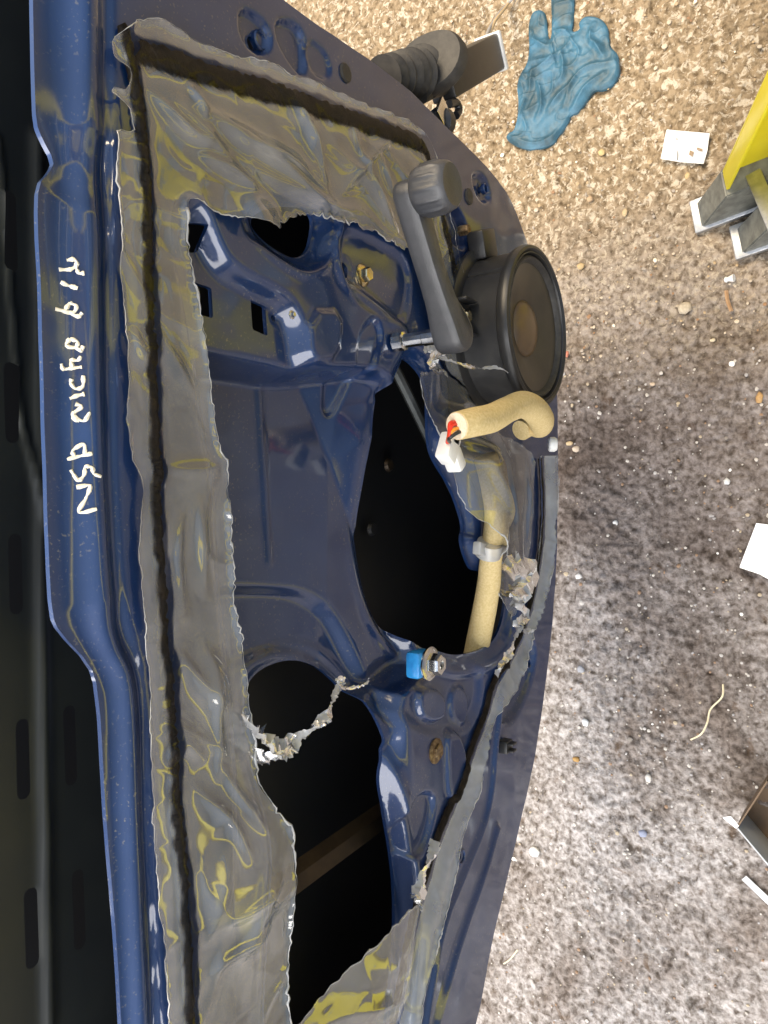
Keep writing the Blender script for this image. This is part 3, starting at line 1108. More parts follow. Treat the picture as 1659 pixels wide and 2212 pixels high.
def film_piece(name, poly, hf, step, mt, label):
    a, b = poly.min(0) - .004, poly.max(0) + .004
    o = sheet(name, lambda P: sdf(P, poly), hf, (a[0], b[0], a[1], b[1]), step, mt)
    co = np.empty(len(o.data.vertices) * 3)
    o.data.vertices.foreach_get('co', co)
    Q = co.reshape(-1, 3)[:, [0, 2]]
    cl = np.zeros(len(Q))
    for pl, w in ((bl, .0043), (bt, .0080), (bw, .0056)):
        d, _ = line_dist(Q, pl)
        cl = np.maximum(cl, 1 - ss((d + .0012 * noise(Q, 120, 3) - w) / .002))
    at = o.data.attributes.new('cling', 'FLOAT', 'POINT')
    at.data.foreach_set('value', cl * .98)
    tag(o, label, 'plastic film')
    return o


def torn_edge_glint(parent, pl, hf, seed, r=.0007):  # ragged rim of the tear, its bright glint painted as a white tube
    rd = random.Random(seed)
    # densify, settle just on the film rim
    q = []
    for a, b in zip(pl[:-1], pl[1:]):
        k = max(1, int(np.linalg.norm(b - a) / .0022))
        for i in range(k):
            q.append(a + (b - a) * i / k)
    q = np.array(q)
    hh = hf(q)
    pts = [(p[0] + rd.gauss(0, .0003), -(h_ + .0003 + rd.random() * .0006), p[1] + rd.gauss(0, .0003)) for p, h_ in zip(q, hh)]
    env = np.interp(np.arange(len(pts)), np.arange(0, len(pts) + 9, 9), np.random.default_rng(seed).random(len(range(0, len(pts) + 9, 9))))
    rad = [max(r * .12, r * (1.9 * e * e * rd.uniform(.4, 1.4))) for e in env]
    return from_bm('torn_edge_glint', tube_bm(bmesh.new(), pts, rad, 5, 1.0), film_white, parent, sharp=None)


fo_A = film_piece('plastic_film', fA, H_fA, .0016, film_m, 'large torn grey polythene sheet stuck along the top and upper edge of the door panel')

for e_, sd_ in ((serrate(fA_outer, .0007, .004, 1, FH), 1), (serrate(fA_inner2, .0022, .0028, 2, FH), 2), (clean(fA_flap), 3), (serrate(fA_inner3, .0011, .0026, 3, FH), 4)):
    torn_edge_glint(fo_A, e_, H_fA, sd_, {1: .00028, 2: .0009, 3: .0006, 4: .0006}[sd_])

# strip along the lower bead
fB_out = [(1186, 985), (1190, 1060), (1184, 1130), (1181, 1200), (1163, 1300), (1133, 1390), (1106, 1470), (1066, 1535), (1046, 1590), (1031, 1650), (1016, 1700), (987, 1780), (970, 1850), (951, 1930), (932, 1985), (916, 2050), (896, 2120), (886, 2170), (880, 2212), (862, 2350)]
fB_in = [(640, 2350), (625, 2225), (660, 2185), (690, 2145), (722, 2098), (752, 2058), (782, 2028), (812, 1992), (848, 1962), (880, 1950), (905, 1948), (925, 1880), (938, 1845), (958, 1792), (988, 1718), (1018, 1632), (1040, 1560), (1060, 1505), (1084, 1450), (1112, 1395), (1138, 1325), (1152, 1260), (1160, 1180), (1163, 1080), (1160, 985)]
k_b = 10
strip_in = [(905, 1945), (925, 1880), (938, 1845), (958, 1792), (988, 1718), (1018, 1632), (1040, 1560), (1060, 1505), (1084, 1450), (1112, 1395), (1138, 1325), (1152, 1260), (1160, 1180), (1163, 1080), (1160, 985)]
fB = np.concatenate([serrate(fB_out, .0013, .0035, 5, FH), serrate([(815, 2350), (840, 2212), (858, 2130), (872, 2060), (886, 2000)] + strip_in, .0012, .0045, 6, FH)])
fD = np.concatenate([serrate(fB_in[:11], .0018, .0045, 6, FH), serrate([(905, 1948), (896, 2010), (884, 2080), (872, 2140), (856, 2212), (830, 2350)], .001, .004, 7, FH)])


def H_fB(P):
    h = film_h(P, fB, .0025, 40, .003)
    d, t = line_dist(P, bw)
    # outer lip stands away from the panel
    s_ = sdf(P, fB)
    h += .010 * ss((d - .006) / .02)
    return film_over(P, h)


def H_fD(P):
    h = film_h(P, fD, .0035, 44, .003)
    c = pp([(800, 2080)], FH)[0]
    d = np.linalg.norm(P - c, axis=1)
    h += .016 * np.exp(-(d / .07) ** 2) + .006 * ridged(P @ np.array([[.8, .6], [-.3, .4]]), 24, 41) * np.exp(-(d / .1) ** 2)
    return film_over(P, h)


fo_B = film_piece('plastic_film', fB, H_fB, .0016, film_skylit, 'narrow sky-bright torn polythene strip along the lower sealant bead')
torn_edge_glint(fo_B, serrate(fB_out, .0013, .0035, 5, FH), H_fB, 11, .0007)
fo_D = film_piece('plastic_film', fD, H_fD, .0017, film_m, 'wide brownish polythene flap at the bottom of the picture beside the lower opening')

torn_edge_glint(fo_D, serrate(fB_in[:11], .0018, .0045, 6, FH), H_fD, 12, .0007)

# loose pocket beside the wiring
fC_px = [(946, 800), (1000, 795), (1045, 830), (1075, 890), (1110, 935), (1160, 955), (1186, 985), (1186, 1080), (1178, 1190), (1160, 1270), (1146, 1350), (1128, 1310), (1100, 1260), (1082, 1205), (1060, 1160), (1036, 1095), (1022, 1040), (1012, 985), (990, 930), (962, 880), (948, 840)]
fC = serrate(fC_px + [fC_px[0]], .0012, .004, 8, .03)


def H_fC(P):
    s = sdf(P, fC)
    h = film_h(P, fC, .004, 60, .003, base=.008)
    a = pp([(1062, 1010), (1072, 1100), (1062, 1190)], .03)
    d, t = line_dist(P, a)
    h = np.maximum(h, .046 * np.exp(-(d / .034) ** 2))
    for i, (p, q) in enumerate([((1000, 830), (1090, 960)), ((1030, 840), (1120, 1010)), ((985, 900), (1075, 1010)), ((1110, 980), (1130, 1200)), ((1150, 980), (1150, 1220)), ((1020, 1000), (1060, 1160))]):
        pa, pb = pp([p, q], .015)
        d, t = line_dist(P, np.array([pa, pb]))
        h += .006 * np.exp(-(d / .005) ** 2) * np.sin(np.pi * np.clip(t, .05, .95))
    return film_over(P, h)


fo_C = film_piece('plastic_film', fC, H_fC, .0016, film_thin, 'clear loose polythene pocket draped over the foam wrapped wiring below the speaker')

torn_edge_glint(fo_C, fC[len(fC) // 2:], H_fC, 13, .0007)

# shredded bits of film
def shred(pxs, y, w0, seed, twist=6, k=8):
    rd = random.Random(seed)
    pts = spline([onY(u, v, yy) for (u, v), yy in zip(pxs, y)], k)
    pts = pts + np.array([[rd.uniform(-1, 1) * .0006 for _ in range(3)] for _ in pts])
    n_ = len(pts)
    bm = bmesh.new()
    fr = frames(pts)
    prev = None
    for i, (p, t, a, b) in enumerate(fr):
        w = (w0[0] + (w0[1] - w0[0]) * i / (n_ - 1)) * rd.uniform(.75, 1.2)
        an = twist * i / n_ + rd.uniform(-.3, .3)
        d = a * math.cos(an) + b * math.sin(an)
        e = a * -math.sin(an) + b * math.cos(an)
        row = [bm.verts.new(p + d * (w * x) + e * (w * .45 * (abs(x) - .3) * rd.uniform(.6, 1.4))) for x in (-1, -.5, 0, .5, 1)]
        if prev:
            for q in range(4):
                bm.faces.new((prev[q], prev[q + 1], row[q + 1], row[q]))
        prev = row
    return bm


def shred_obj(bms, label):
    bm = bms[0]
    for b in bms[1:]:
        me = bpy.data.meshes.new('t')
        b.to_mesh(me)
        bm.from_mesh(me)
        b.free()
    o = from_bm('film_shred', bm, film_white, sharp=50)
    return tag(o, label, 'film shred')


shred_obj([shred([(528, 1560), (560, 1590), (600, 1622), (640, 1600)], [-.004, -.016, -.02, -.02], (.014, .006), 1, 1.5, 10),
           shred([(545, 1640), (580, 1640), (610, 1635), (632, 1605)], [-.004, -.016, -.02, -.02], (.010, .004), 2, 1, 10),
           shred([(630, 1605), (665, 1585), (698, 1560), (712, 1530), (722, 1500), (735, 1480)], [-.02, -.026, -.03, -.03, -.028, -.026], (.006, .003), 3, 7, 8),
           shred([(735, 1480), (742, 1468), (728, 1470), (745, 1486), (775, 1484), (792, 1476), (796, 1464)], [-.026, -.026, -.028, -.028, -.03, -.03, -.03], (.0022, .0009), 4, 8, 8)],
          'curled white twist of torn film hanging across the lower left opening')
shred_obj([shred([(915, 745), (935, 750), (950, 770), (935, 775), (940, 795), (965, 805)], [-.02, -.025, -.028, -.03, -.028, -.025], (.007, .005), 5, 6, 8),
           shred([(930, 760), (965, 778), (1005, 790), (1040, 795), (1075, 795), (1110, 812)], [-.028, -.03, -.034, -.04, -.05, -.06], (.0028, .0014), 6, 10, 8)],
          'white twisted film strand stretched from the window crank to the speaker barrel')
shred_obj([shred([(1090, 1235), (1120, 1225), (1150, 1240), (1130, 1270), (1100, 1285), (1118, 1300)], [-.02, -.024, -.028, -.026, -.022, -.018], (.014, .012), 7, 3, 8),
           shred([(1120, 1290), (1115, 1310), (1135, 1330), (1118, 1350), (1138, 1362), (1152, 1365)], [-.018, -.02, -.02, -.018, -.018, -.018], (.009, .003), 8, 6, 8),
           shred([(1128, 1345), (1112, 1375), (1100, 1410), (1085, 1440), (1074, 1462)], [-.018, -.014, -.012, -.012, -.012], (.004, .006), 9, 6, 8)],
          'crumpled white film scrap at the end of the foam wrapped wiring')
shred_obj([shred([(938, 1815), (935, 1850), (920, 1880), (908, 1920), (895, 1945), (905, 1950)], [-.012, -.016, -.018, -.018, -.018, -.018], (.005, .008), 10, 5, 8)],
          'short white torn film edge curling beside the oval pressing')


# ------------------------------------------------------------------ sealant beads
def bead(pxs, wid, label, lift=.0015, seed=0):
    rd = random.Random(seed)
    base = spline([onY(u, v, -.004) for u, v in pxs], 10)
    q = base[:, [0, 2]]
    hh = H(q)
    pts = [(p[0] + rd.gauss(0, .0005), -max(h_ + lift, .0022), p[1] + rd.gauss(0, .0007)) for p, h_ in zip(q, hh)]
    n_ = len(pts)
    if not hasattr(wid, '__len__'):
        wid = (wid, wid)
    rad = [(wid[0] + (wid[1] - wid[0]) * i / n_) * rd.uniform(.82, 1.2) for i in range(n_)]
    bm = bmesh.new()
    prev = None
    for i in range(n_):
        a, b = Vector(pts[max(i - 1, 0)]), Vector(pts[min(i + 1, n_ - 1)])
        t = (b - a).normalized()
        out = Vector((0, -1, 0))
        sd = t.cross(out).normalized()
        ring = [bm.verts.new(Vector(pts[i]) + sd * (math.cos(k * math.pi / 6) * rad[i] * rd.uniform(.93, 1.07)) + out * (math.sin(k * math.pi / 6) * min(rad[i], .0042) * .85)) for k in range(7)]
        if prev:
            for k in range(6):
                bm.faces.new((prev[k], prev[k + 1], ring[k + 1], ring[k]))
        prev = ring
    return tag(from_bm('sealant_bead', bm, butyl, sharp=None), label, 'sealant')


bead(bead_left_px, .0040, 'long dark brown sealant bead running under the film beside the handwriting', seed=1)
bead(bead_top_px[:13], (.0078, .0070), 'thick dark sealant bead slanting under the film at the upper door end', seed=2)
bead(bead_top_px[12:], (.0045, .003), 'thin dark sealant bead passing behind the window crank', seed=4)
bead(bead_low_px, (.0042, .006), 'ragged brown sealant bead along the lower edge of the door', seed=3)

# ------------------------------------------------------------------ loudspeaker
AX = .8
SPY = -.082 * AX
sc_ = onY(1166, 706, SPY)
SC = np.array([sc_[0], 0, sc_[2]])
R0 = .0865
sp = empty('loudspeaker', (SC[0], 0, SC[2]))
tag(sp, 'round black loudspeaker standing proud on the lower front corner of the door', 'loudspeaker')
C3 = (SC[0], 0, SC[2])
from_bm('mounting_flange', lathe_bm(bmesh.new(), [(R0 * 1.02, -.004), (R0 * 1.07, .004), (R0 * 1.07, .010), (R0 * 1.02, .013), (R0 * .96, .014)], 72, OUT @ Matrix.Diagonal((1, 1, AX)), C3), black_sat, sp)


def notch(an, a):
    return 1 - .035 * math.exp(-((an - .95) / .020) ** 2)


from_bm('barrel', lathe_bm(bmesh.new(), [(R0 * .93, .010), (R0 * .935, .030), (R0 * .94, .060), (R0 * .945, .066), (R0 * .93, .068)], 240, OUT @ Matrix.Diagonal((1, 1, AX)), C3, notch, False), black_sat, sp)
fr_ = from_bm('rim', lathe_bm(bmesh.new(), [(R0 * .94, .064), (R0 * .985, .067), (R0 * 1.0, .072), (R0 * 1.0, .077), (R0 * .985, .081), (R0 * .95, .082), (R0 * .935, .080), (R0 * .925, .0785), (R0 * .915, .080), (R0 * .90, .080), (R0 * .885, .074)], 96, OUT @ Matrix.Diagonal((1, 1, AX)), C3, caps=False), black_pl, sp)
from_bm('surround', lathe_bm(bmesh.new(), [(R0 * .89, .073), (R0 * .87, .077), (R0 * .845, .079), (R0 * .82, .077), (R0 * .80, .072), (R0 * .785, .0715)], 96, OUT @ Matrix.Diagonal((1, 1, AX)), C3, caps=False), rubber, fr_)
cn = from_bm('cone', lathe_bm(bmesh.new(), [(R0 * .79, .0715), (R0 * .7, .0695), (R0 * .55, .0655), (R0 * .4, .0615), (R0 * .3, .059), (R0 * .2, .058)], 96, OUT @ Matrix.Diagonal((1, 1, AX)), C3, caps=False), cone_m, sp)
from_bm('dust_cap', lathe_bm(bmesh.new(), [(R0 * .36, .059), (R0 * .345, .0625), (R0 * .29, .0665), (R0 * .2, .0695), (R0 * .09, .0712), (0, .0716)], 64, OUT @ Matrix.Diagonal((1, 1, AX)), C3), dust_cap, cn)
# fixing ears
for an, nm in ((.35, 0), (1.62, 1), (4.6, 0)):
    bm = bmesh.new()
    ca, sa = math.cos(an), math.sin(an)
    # lathe local x -> world x, local y -> world z
    c = np.array([SC[0] + ca * R0 * 1.10, 0, SC[2] + sa * R0 * 1.10])
    Mz = Matrix.Rotation(-an, 3, 'Y')
    box_bm(bm, (c[0], -.013, c[2]), .030, .020, .034, Mz, .003)
    ear = from_bm('fixing_ear', bm, black_pl, sp)
    if nm:
        hex_bolt('bolt', c + np.array([ca * .005, -.023, sa * .005]), .0062, zinc, ear, ln=.009)
        for s in (-1, 1):
            t = np.array([-sa, 0, ca]) * s * .017
            from_bm('ear_rib', box_bm(bmesh.new(), (c[0] + t[0], -.026, c[2] + t[2]), .026, .012, .003, Mz, .0008), black_pl, ear)

# ------------------------------------------------------------------ window crank
hub = onY(975, 722, -.060)
kn = onY(884, 422, -.058)
cr = empty('window_crank', tuple(onY(862, 716, 0)))
tag(cr, 'black plastic window winder crank with ribbed round knob on a bright shaft', 'window crank')
sh0 = np.array([hub[0], -.002, hub[2]])
bm = lathe_bm(bmesh.new(), [(.0085, 0), (.0085, .010), (.0062, .011), (.0062, .030), (.0070, .031), (.0070, .052)], 20, OUT, sh0, lambda a, z: 1 + .04 * math.cos(a * 10))
from_bm('shaft', bm, steel, cr)
# slanted arm
d2 = np.array([kn[0] - hub[0], kn[2] - hub[2]])
LA = np.linalg.norm(d2)
d2 /= LA
n2 = np.array([-d2[1], d2[0]])
pts = []
R1, R2 = .0168, .0120
prof = []
for k in range(17):
    an = math.pi / 2 + math.pi * k / 16
    prof.append((math.cos(an) * R1, math.sin(an) * R1))
for k in range(17):
    an = -math.pi / 2 + math.pi * k / 16
    prof.append((LA + math.cos(an) * R2, math.sin(an) * R2))
# waist
prof2 = []
for (a, b) in prof[:17]:
    prof2.append((a, b))
for t in (.1, .2, .3, .45, .6, .75, .9):
    prof2.append((LA * t, -(R1 + (.0102 - R1) * min(1, ss(np.array(t / .32))) if t < .32 else .0102 + (R2 - .0102) * ss(np.array((t - .32) / .68)))))
prof2 += prof[17:]
for t in (.9, .75, .6, .45, .3, .2, .1):
    prof2.append((LA * t, (R1 + (.0102 - R1) * min(1, ss(np.array(t / .32))) if t < .32 else .0102 + (R2 - .0102) * ss(np.array((t - .32) / .68)))))
bm = bmesh.new()
layers = [(.90, -.049), (.985, -.051), (1.0, -.054), (1.0, -.060), (.96, -.0645), (.86, -.067), (.6, -.0685)]
rings = []
for k, y in layers:
    ring = []
    for a, b in prof2:
        t = np.clip(a / LA, 0, 1)
        dome = .007 * math.exp(-(t / .22) ** 2) if y < -.058 else 0
        tw = .014 * (1 - t) if True else 0
        aa = a
        if k < 1:
            ca = 0 if a < 0 else (LA if a > LA else a)
            aa = ca + (a - ca) * k
        p = np.array([hub[0], 0, hub[2]]) + np.array([d2[0], 0, d2[1]]) * aa + np.array([n2[0], 0, n2[1]]) * b * k
        ring.append(bm.verts.new((p[0], y - dome + .010 * t * 0, p[2])))
    rings.append(ring)
m_ = len(prof2)
for i in range(len(rings) - 1):
    for k in range(m_):
        bm.faces.new((rings[i][k], rings[i][(k + 1) % m_], rings[i + 1][(k + 1) % m_], rings[i + 1][k]))
bm.faces.new(rings[0][::-1])
bm.faces.new(rings[-1])
from_bm('arm', bm, crank_m, cr)


def rib(an, z):
    return 1 + (.075 * max(0, math.cos(an * 13)) ** 2 if .006 < z < .026 else 0)


KC = (kn[0] , -.066, kn[2] )
kr = .0195
from_bm('knob', lathe_bm(bmesh.new(), [(kr * .8, 0), (kr * .93, .002), (kr * .98, .005), (kr, .008), (kr, .022), (kr * .98, .026), (kr * .93, .0295), (kr * .82, .0315), (kr * .6, .0305), (0, .0295)], 112, OUT, KC, rib), crank_m, cr)

# ------------------------------------------------------------------ foam wrapped wiring
wh = empty('wiring_loom', tuple(onY(1060, 1200, -.02)))
tag(wh, 'door wiring loom wrapped in yellow foam tube with white plug', 'wiring loom')
FR = .0128


def foam_tube(name, pts, rads, k=7):
    p = spline(pts, k)
    r = np.interp(np.linspace(0, 1, len(p)), np.linspace(0, 1, len(rads)), rads)
    return from_bm(name, tube_bm(bmesh.new(), p, list(r), 24, 1.0, True), foam, wh)


up_ = foam_tube('foam_sleeve', [onY(988, 920, -.075), onY(1022, 912, -.08), onY(1062, 903, -.082), (onY(1098, 884, -.082)), onY(1128, 874, -.080), onY(1152, 884, -.074), onY(1168, 905, -.064), onY(1166, 920, -.050), onY(1146, 918, -.04), onY(1125, 930, -.035)],
                [FR * .95, FR, FR * 1.02, FR * .96, FR * 1.05, FR * 1.12, FR * 1.12, FR * 1.05, FR, FR * .9])
lo_ = foam_tube('foam_sleeve', [onY(1048, 985, -.02), onY(1056, 1010, -.022), onY(1068, 1060, -.024), onY(1074, 1110, -.024), onY(1068, 1160, -.022), onY(1060, 1210, -.014), onY(1056, 1260, 0.0), onY(1046, 1320, .012), onY(1034, 1380, .022), onY(1020, 1450, .035)],
                [FR * 1.0, FR * 1.05, FR * 1.1, FR * 1.1, FR * 1.0, FR * .95, FR * 1.05, FR * 1.1, FR * 1.12, FR * 1.12])
e0 = onY(988, 920, -.075)
e1 = onY(1022, 912, -.08)
ax = (e1 - e0) / np.linalg.norm(e1 - e0)
from_bm('cut_end', tube_bm(bmesh.new(), [e0 - ax * .0012, e0 + ax * .0005], FR * .90, 24), foam_cut, up_)
for i, (mt, off) in enumerate(((wire_red, .003), (wire_org, -.002), (wire_red, .001), (black_pl, -.005))):
    s = e0 + np.array([off, off * .6, off * .5])
    tube('wire', spline([s + ax * .002, s - ax * .006, onY(970, 936 + i * 4, -.07), onY(966 + i * 2, 956, -.062)], 6), .0016, mt, wh, 8)
# white connector
bm = bmesh.new()
cc = onY(968, 968, -.058)
box_bm(bm, cc, .026, .014, .016, Matrix.Rotation(.5, 3, 'Y'), .002)
pl = from_bm('plug', bm, white_pl, wh)
from_bm('plug_latch', box_bm(bmesh.new(), onY(976, 950, -.060), .010, .010, .012, Matrix.Rotation(.3, 3, 'Y'), .0015), black_pl, pl)
from_bm('plug_collar', box_bm(bmesh.new(), onY(980, 992, -.05), .014, .016, .022, Matrix.Rotation(.9, 3, 'Y'), .003), white_pl, pl)
# tape clip round the sleeve and the end cap
p0, p1 = onY(1058, 1178, -.020), onY(1055, 1192, -.017)
from_bm('tape_clip', lathe_bm(bmesh.new(), [(FR * 1.12, -.008), (FR * 1.16, -.006), (FR * 1.16, .006), (FR * 1.12, .008)], 28, Vector(p1 - p0).to_track_quat('Z', 'Y').to_matrix(), (p0 + p1) / 2), film_white, wh)
from_bm('clip_tab', box_bm(bmesh.new(), onY(1038, 1186, -.016), .014, .010, .020, Matrix.Rotation(.2, 3, 'Y'), .002), film_white, wh)
from_bm('end_cap', lathe_bm(bmesh.new(), [(.0075, 0), (.0095, .002), (.0095, .008), (.0075, .011), (0, .012)], 20, Matrix.Rotation(.5, 3, 'X') @ OUT, onY(1184, 960, -.02)), white_pl, wh)

# ------------------------------------------------------------------ rubber boot and plug at the hinge edge
bo = empty('door_loom_boot', tuple(onY(900, 150, .03)))
tag(bo, 'black rubber loom boot and flat connector sticking out of the hinge edge', 'wiring boot')
b0, b1 = onY(828, 168, .03), onY(912, 158, .03)
dv = b1 - b0
ln = np.linalg.norm(dv)
prof = []
for i in range(29):
    t = i / 28
    prof.append((.017 + .007 * t + .003 * math.cos(t * 2 * math.pi * 6), t * ln))
from_bm('bellows', lathe_bm(bmesh.new(), prof, 32, Vector(dv).to_track_quat('Z', 'Y').to_matrix(), b0), rubber, bo)
# oval flange
f0 = onY(932, 142, .022)
q = Vector(dv).to_track_quat('Z', 'Y').to_matrix() @ Matrix.Rotation(.5, 3, 'X')
from_bm('boot_flange', lathe_bm(bmesh.new(), [(.020, -.012), (.034, -.010), (.036, -.006), (.036, .004), (.033, .008), (.020, .010), (0, .010)], 40, q, f0, lambda a, z: 1 + .14 * math.cos(2 * a)), rubber, bo)
c0_, c1_ = onY(950, 178, .03), onY(1060, 118, .03)
dv = Vector(c1_ - c0_)
Mq = dv.to_track_quat('Z', 'Y').to_matrix()
pg = from_bm('plug_body', box_bm(bmesh.new(), (c0_ + c1_) / 2, .030, .040, dv.length, Mq, .003), black_pl, bo)
from_bm('plug_rib', box_bm(bmesh.new(), c0_ * .45 + c1_ * .55 + np.array(Mq @ Vector((0.016, 0, 0))), .004, .024, dv.length * .7, Mq, .001), black_pl, pg)
from_bm('plug_face', box_bm(bmesh.new(), np.array(Vector(c1_) + dv.normalized() * .003), .034, .044, .008, Mq, .002), white_pl, pg)
from_bm('boot_neck', tube_bm(bmesh.new(), [onY(905, 205, .03), onY(925, 185, .03), onY(955, 172, .03)], [.010, .014, .016], 16), rubber, bo)
w0 = onY(1055, 92, .04)
tube('wire', spline([w0, onY(1058, 75, .06), onY(1070, 45, .10), onZ(1095, 12, .02), onZ(1120, -30, .01)], 8), .0024, wire_tan, bo, 8)
tube('wire', spline([w0 + [0, .004, 0], onY(1054, 70, .06), onY(1066, 48, .10), onZ(1085, 20, .03), onZ(1130, -25, .01)], 8), .0024, wire_grey, bo, 8)

# check-strap stud on the same edge
stt = empty('check_strap_stud', tuple(onY(965, 255, .02)))
tag(stt, 'small black check strap stud with a bright tab on the hinge edge', 'stud')
s0, s1 = onY(945, 262, .02), onY(985, 275, .02)
Mq = Vector(s1 - s0).to_track_quat('Z', 'Y').to_matrix()
from_bm('stud_body', lathe_bm(bmesh.new(), [(.009, 0), (.015, .003), (.015, .014), (.010, .018), (0, .019)], 24, Mq, s0), black_pl, stt)
from_bm('bright_tab', box_bm(bmesh.new(), onY(955, 240, .012), .024, .004, .018, Matrix.Rotation(.5, 3, 'Y'), .001), steel, stt)
tube('hook', spline([onY(970, 225, .02), onY(985, 222, .02), onY(991, 238, .02), onY(985, 250, .02)], 6), .0045, black_pl, stt, 10)


# ------------------------------------------------------------------ things on the ground
def gl(x, y):
    p = onZ(x * .537 + 768, y * .537, .004)
    return (p[0], p[1])


GL = [(698, 90), (712, 46), (745, 38), (768, 58), (772, 130), (782, 170), (790, 120), (788, 40), (786, -40), (800, -70), (850, -78), (878, -45), (880, 10), (878, 80), (866, 132), (905, 120), (896, 92), (925, 62), (985, 72), (1014, 105), (1020, 150), (1024, 190), (1055, 215), (1058, 248),
      (1064, 288), (1040, 340), (990, 366), (960, 360), (930, 402), (900, 450), (862, 466), (860, 490), (820, 540), (800, 582), (730, 600), (690, 603), (640, 586), (604, 560), (612, 535), (640, 525), (652, 470), (656, 400), (648, 350), (660, 300), (690, 260), (700, 200), (696, 130)]
gpoly = chaikin(np.array([gl(*p) for p in GL]), 2)
folds = [[(690, 260), (800, 240), (900, 215)], [(870, 165), (840, 215), (690, 310)], [(880, 330), (820, 390), (780, 440)], [(1040, 250), (930, 270), (870, 330), (840, 440)], [(1000, 300), (930, 350), (880, 440)], [(700, 150), (760, 190), (790, 190)], [(640, 560), (720, 585), (800, 560), (860, 480)],
         [(740, 330), (760, 420), (730, 480)], [(690, 380), (670, 470), (640, 530)], [(960, 100), (940, 170), (990, 190)], [(800, 130), (870, 128)], [(960, 170), (1000, 230)], [(720, 280), (700, 380)], [(830, 200), (850, 300), (800, 350)]]
fold_l = [chaikin(np.array([gl(*p) for p in f]), 2, False) for f in folds]


def H_gl(P):
    s = np.maximum(sdf(P, gpoly), 0)
    h = .004 + .006 * (1 - np.exp(-s / .004))
    for i, f in enumerate(fold_l):
        d, t = line_dist(P, f)
        h += (.0062 if i % 3 else .0042) * np.exp(-d / .0034) * ss(s / .003) * np.sin(np.pi * np.clip(t, .05, .95))
        h -= .0012 * np.exp(-((d - .008) / .005) ** 2) * ss(s / .006)
    q = P + .01 * np.stack([noise(P, 30, 71), noise(P, 30, 72)], 1)
    h += ss(s / .006) * (.0030 * np.clip(ridged(q, 20, 73), 0, 1) ** 5 + .0026 * noise(P, 22, 75) + .0016 * np.clip(ridged(q * [1, .6], 48, 77), 0, 1) ** 6 + .0003 * noise(P, 150, 76))
    return h


a, b = gpoly.min(0) - .003, gpoly.max(0) + .003
g = sheet('disposable_glove', lambda P: sdf(P, gpoly), H_gl, (a[0], b[0], a[1], b[1]), .0014, glove_m, None, flange=.004, flange_out=-.002, mode='ground')
tag(g, 'crumpled blue nitrile disposable glove lying on the ground', 'glove')


def flat_poly(name, px, z, th, mt, label, cat, curl=.0, seed=0):
    poly = np.array([onZ(u, v, z)[:2] for u, v in px])
    a, b = poly.min(0) - .002, poly.max(0) + .002

    def hh(P):
        return z + th + curl * noise(P, 14, seed)
    o = sheet(name, lambda P: sdf(P, poly), hh, (a[0], b[0], a[1], b[1]), .002, mt, None, flange=.001, flange_out=z - .001, mode='ground')
    return tag(o, label, cat)


card_o = flat_poly('paper_tag', [(1440, 280), (1533, 288), (1528, 325), (1520, 354), (1470, 350), (1427, 343)], .010, .001, card_m, 'small square white card tag lying between glove and ladder', 'card', .001, 3)
flat_poly('paper_sheet', [(1634, 1130), (1680, 1136), (1680, 1262), (1640, 1240), (1597, 1226)], .011, .001, paper, 'plain white paper sheet on the ground at the right edge', 'paper', .0012, 5)

def card_mark(px, mt, th):
    p = [onZ(u, v, .0135) for u, v in px]
    V = [(q[0], q[1], .0128) for q in p] + [(q[0], q[1], .0128 + th) for q in p]
    n_ = len(p)
    Fm = [tuple(range(n_, 2 * n_))] + [(i, (i + 1) % n_, n_ + (i + 1) % n_, n_ + i) for i in range(n_)]
    from_data('printed_mark', V, Fm, mt, card_o, False)


ink = mottled('grey_ink', (.10, .09, .08), (.2, .18, .16), 400, .8)
smudge = mottled('brown_smudge', (.20, .13, .07), (.34, .25, .16), 300, .8)
card_mark([(1460, 299), (1463, 298), (1464, 301), (1461, 302)], ink, .0004)
card_mark([(1463, 326), (1465, 326), (1464, 346), (1462, 346)], ink, .0004)
card_mark([(1490, 324), (1499, 328), (1496, 338), (1488, 334)], smudge, .0004)
card_mark([(1506, 318), (1518, 322), (1517, 327), (1505, 323)], smudge, .0004)
# open carton
bx = empty('carton', tuple(onZ(1640, 1850, 0)))
tag(bx, 'open cardboard carton with grey outside and brown inside at the right edge', 'carton')
ztop = .07


def wall(name, pa, pb, za, zb, mt, th=.002):
    pa, pb = np.array(pa), np.array(pb)
    d = pb - pa
    nn = np.array([-d[1], d[0]])
    nn = nn / np.linalg.norm(nn) * th
    V = [(pa[0], pa[1], za), (pb[0], pb[1], za), (pb[0], pb[1], zb), (pa[0], pa[1], zb)]
    V += [(x + nn[0], y + nn[1], z) for x, y, z in V]
    Fc = [(0, 1, 2, 3), (7, 6, 5, 4), (0, 4, 5, 1), (1, 5, 6, 2), (2, 6, 7, 3), (3, 7, 4, 0)]
    return from_data(name, V, Fc, mt, bx, smooth=False)


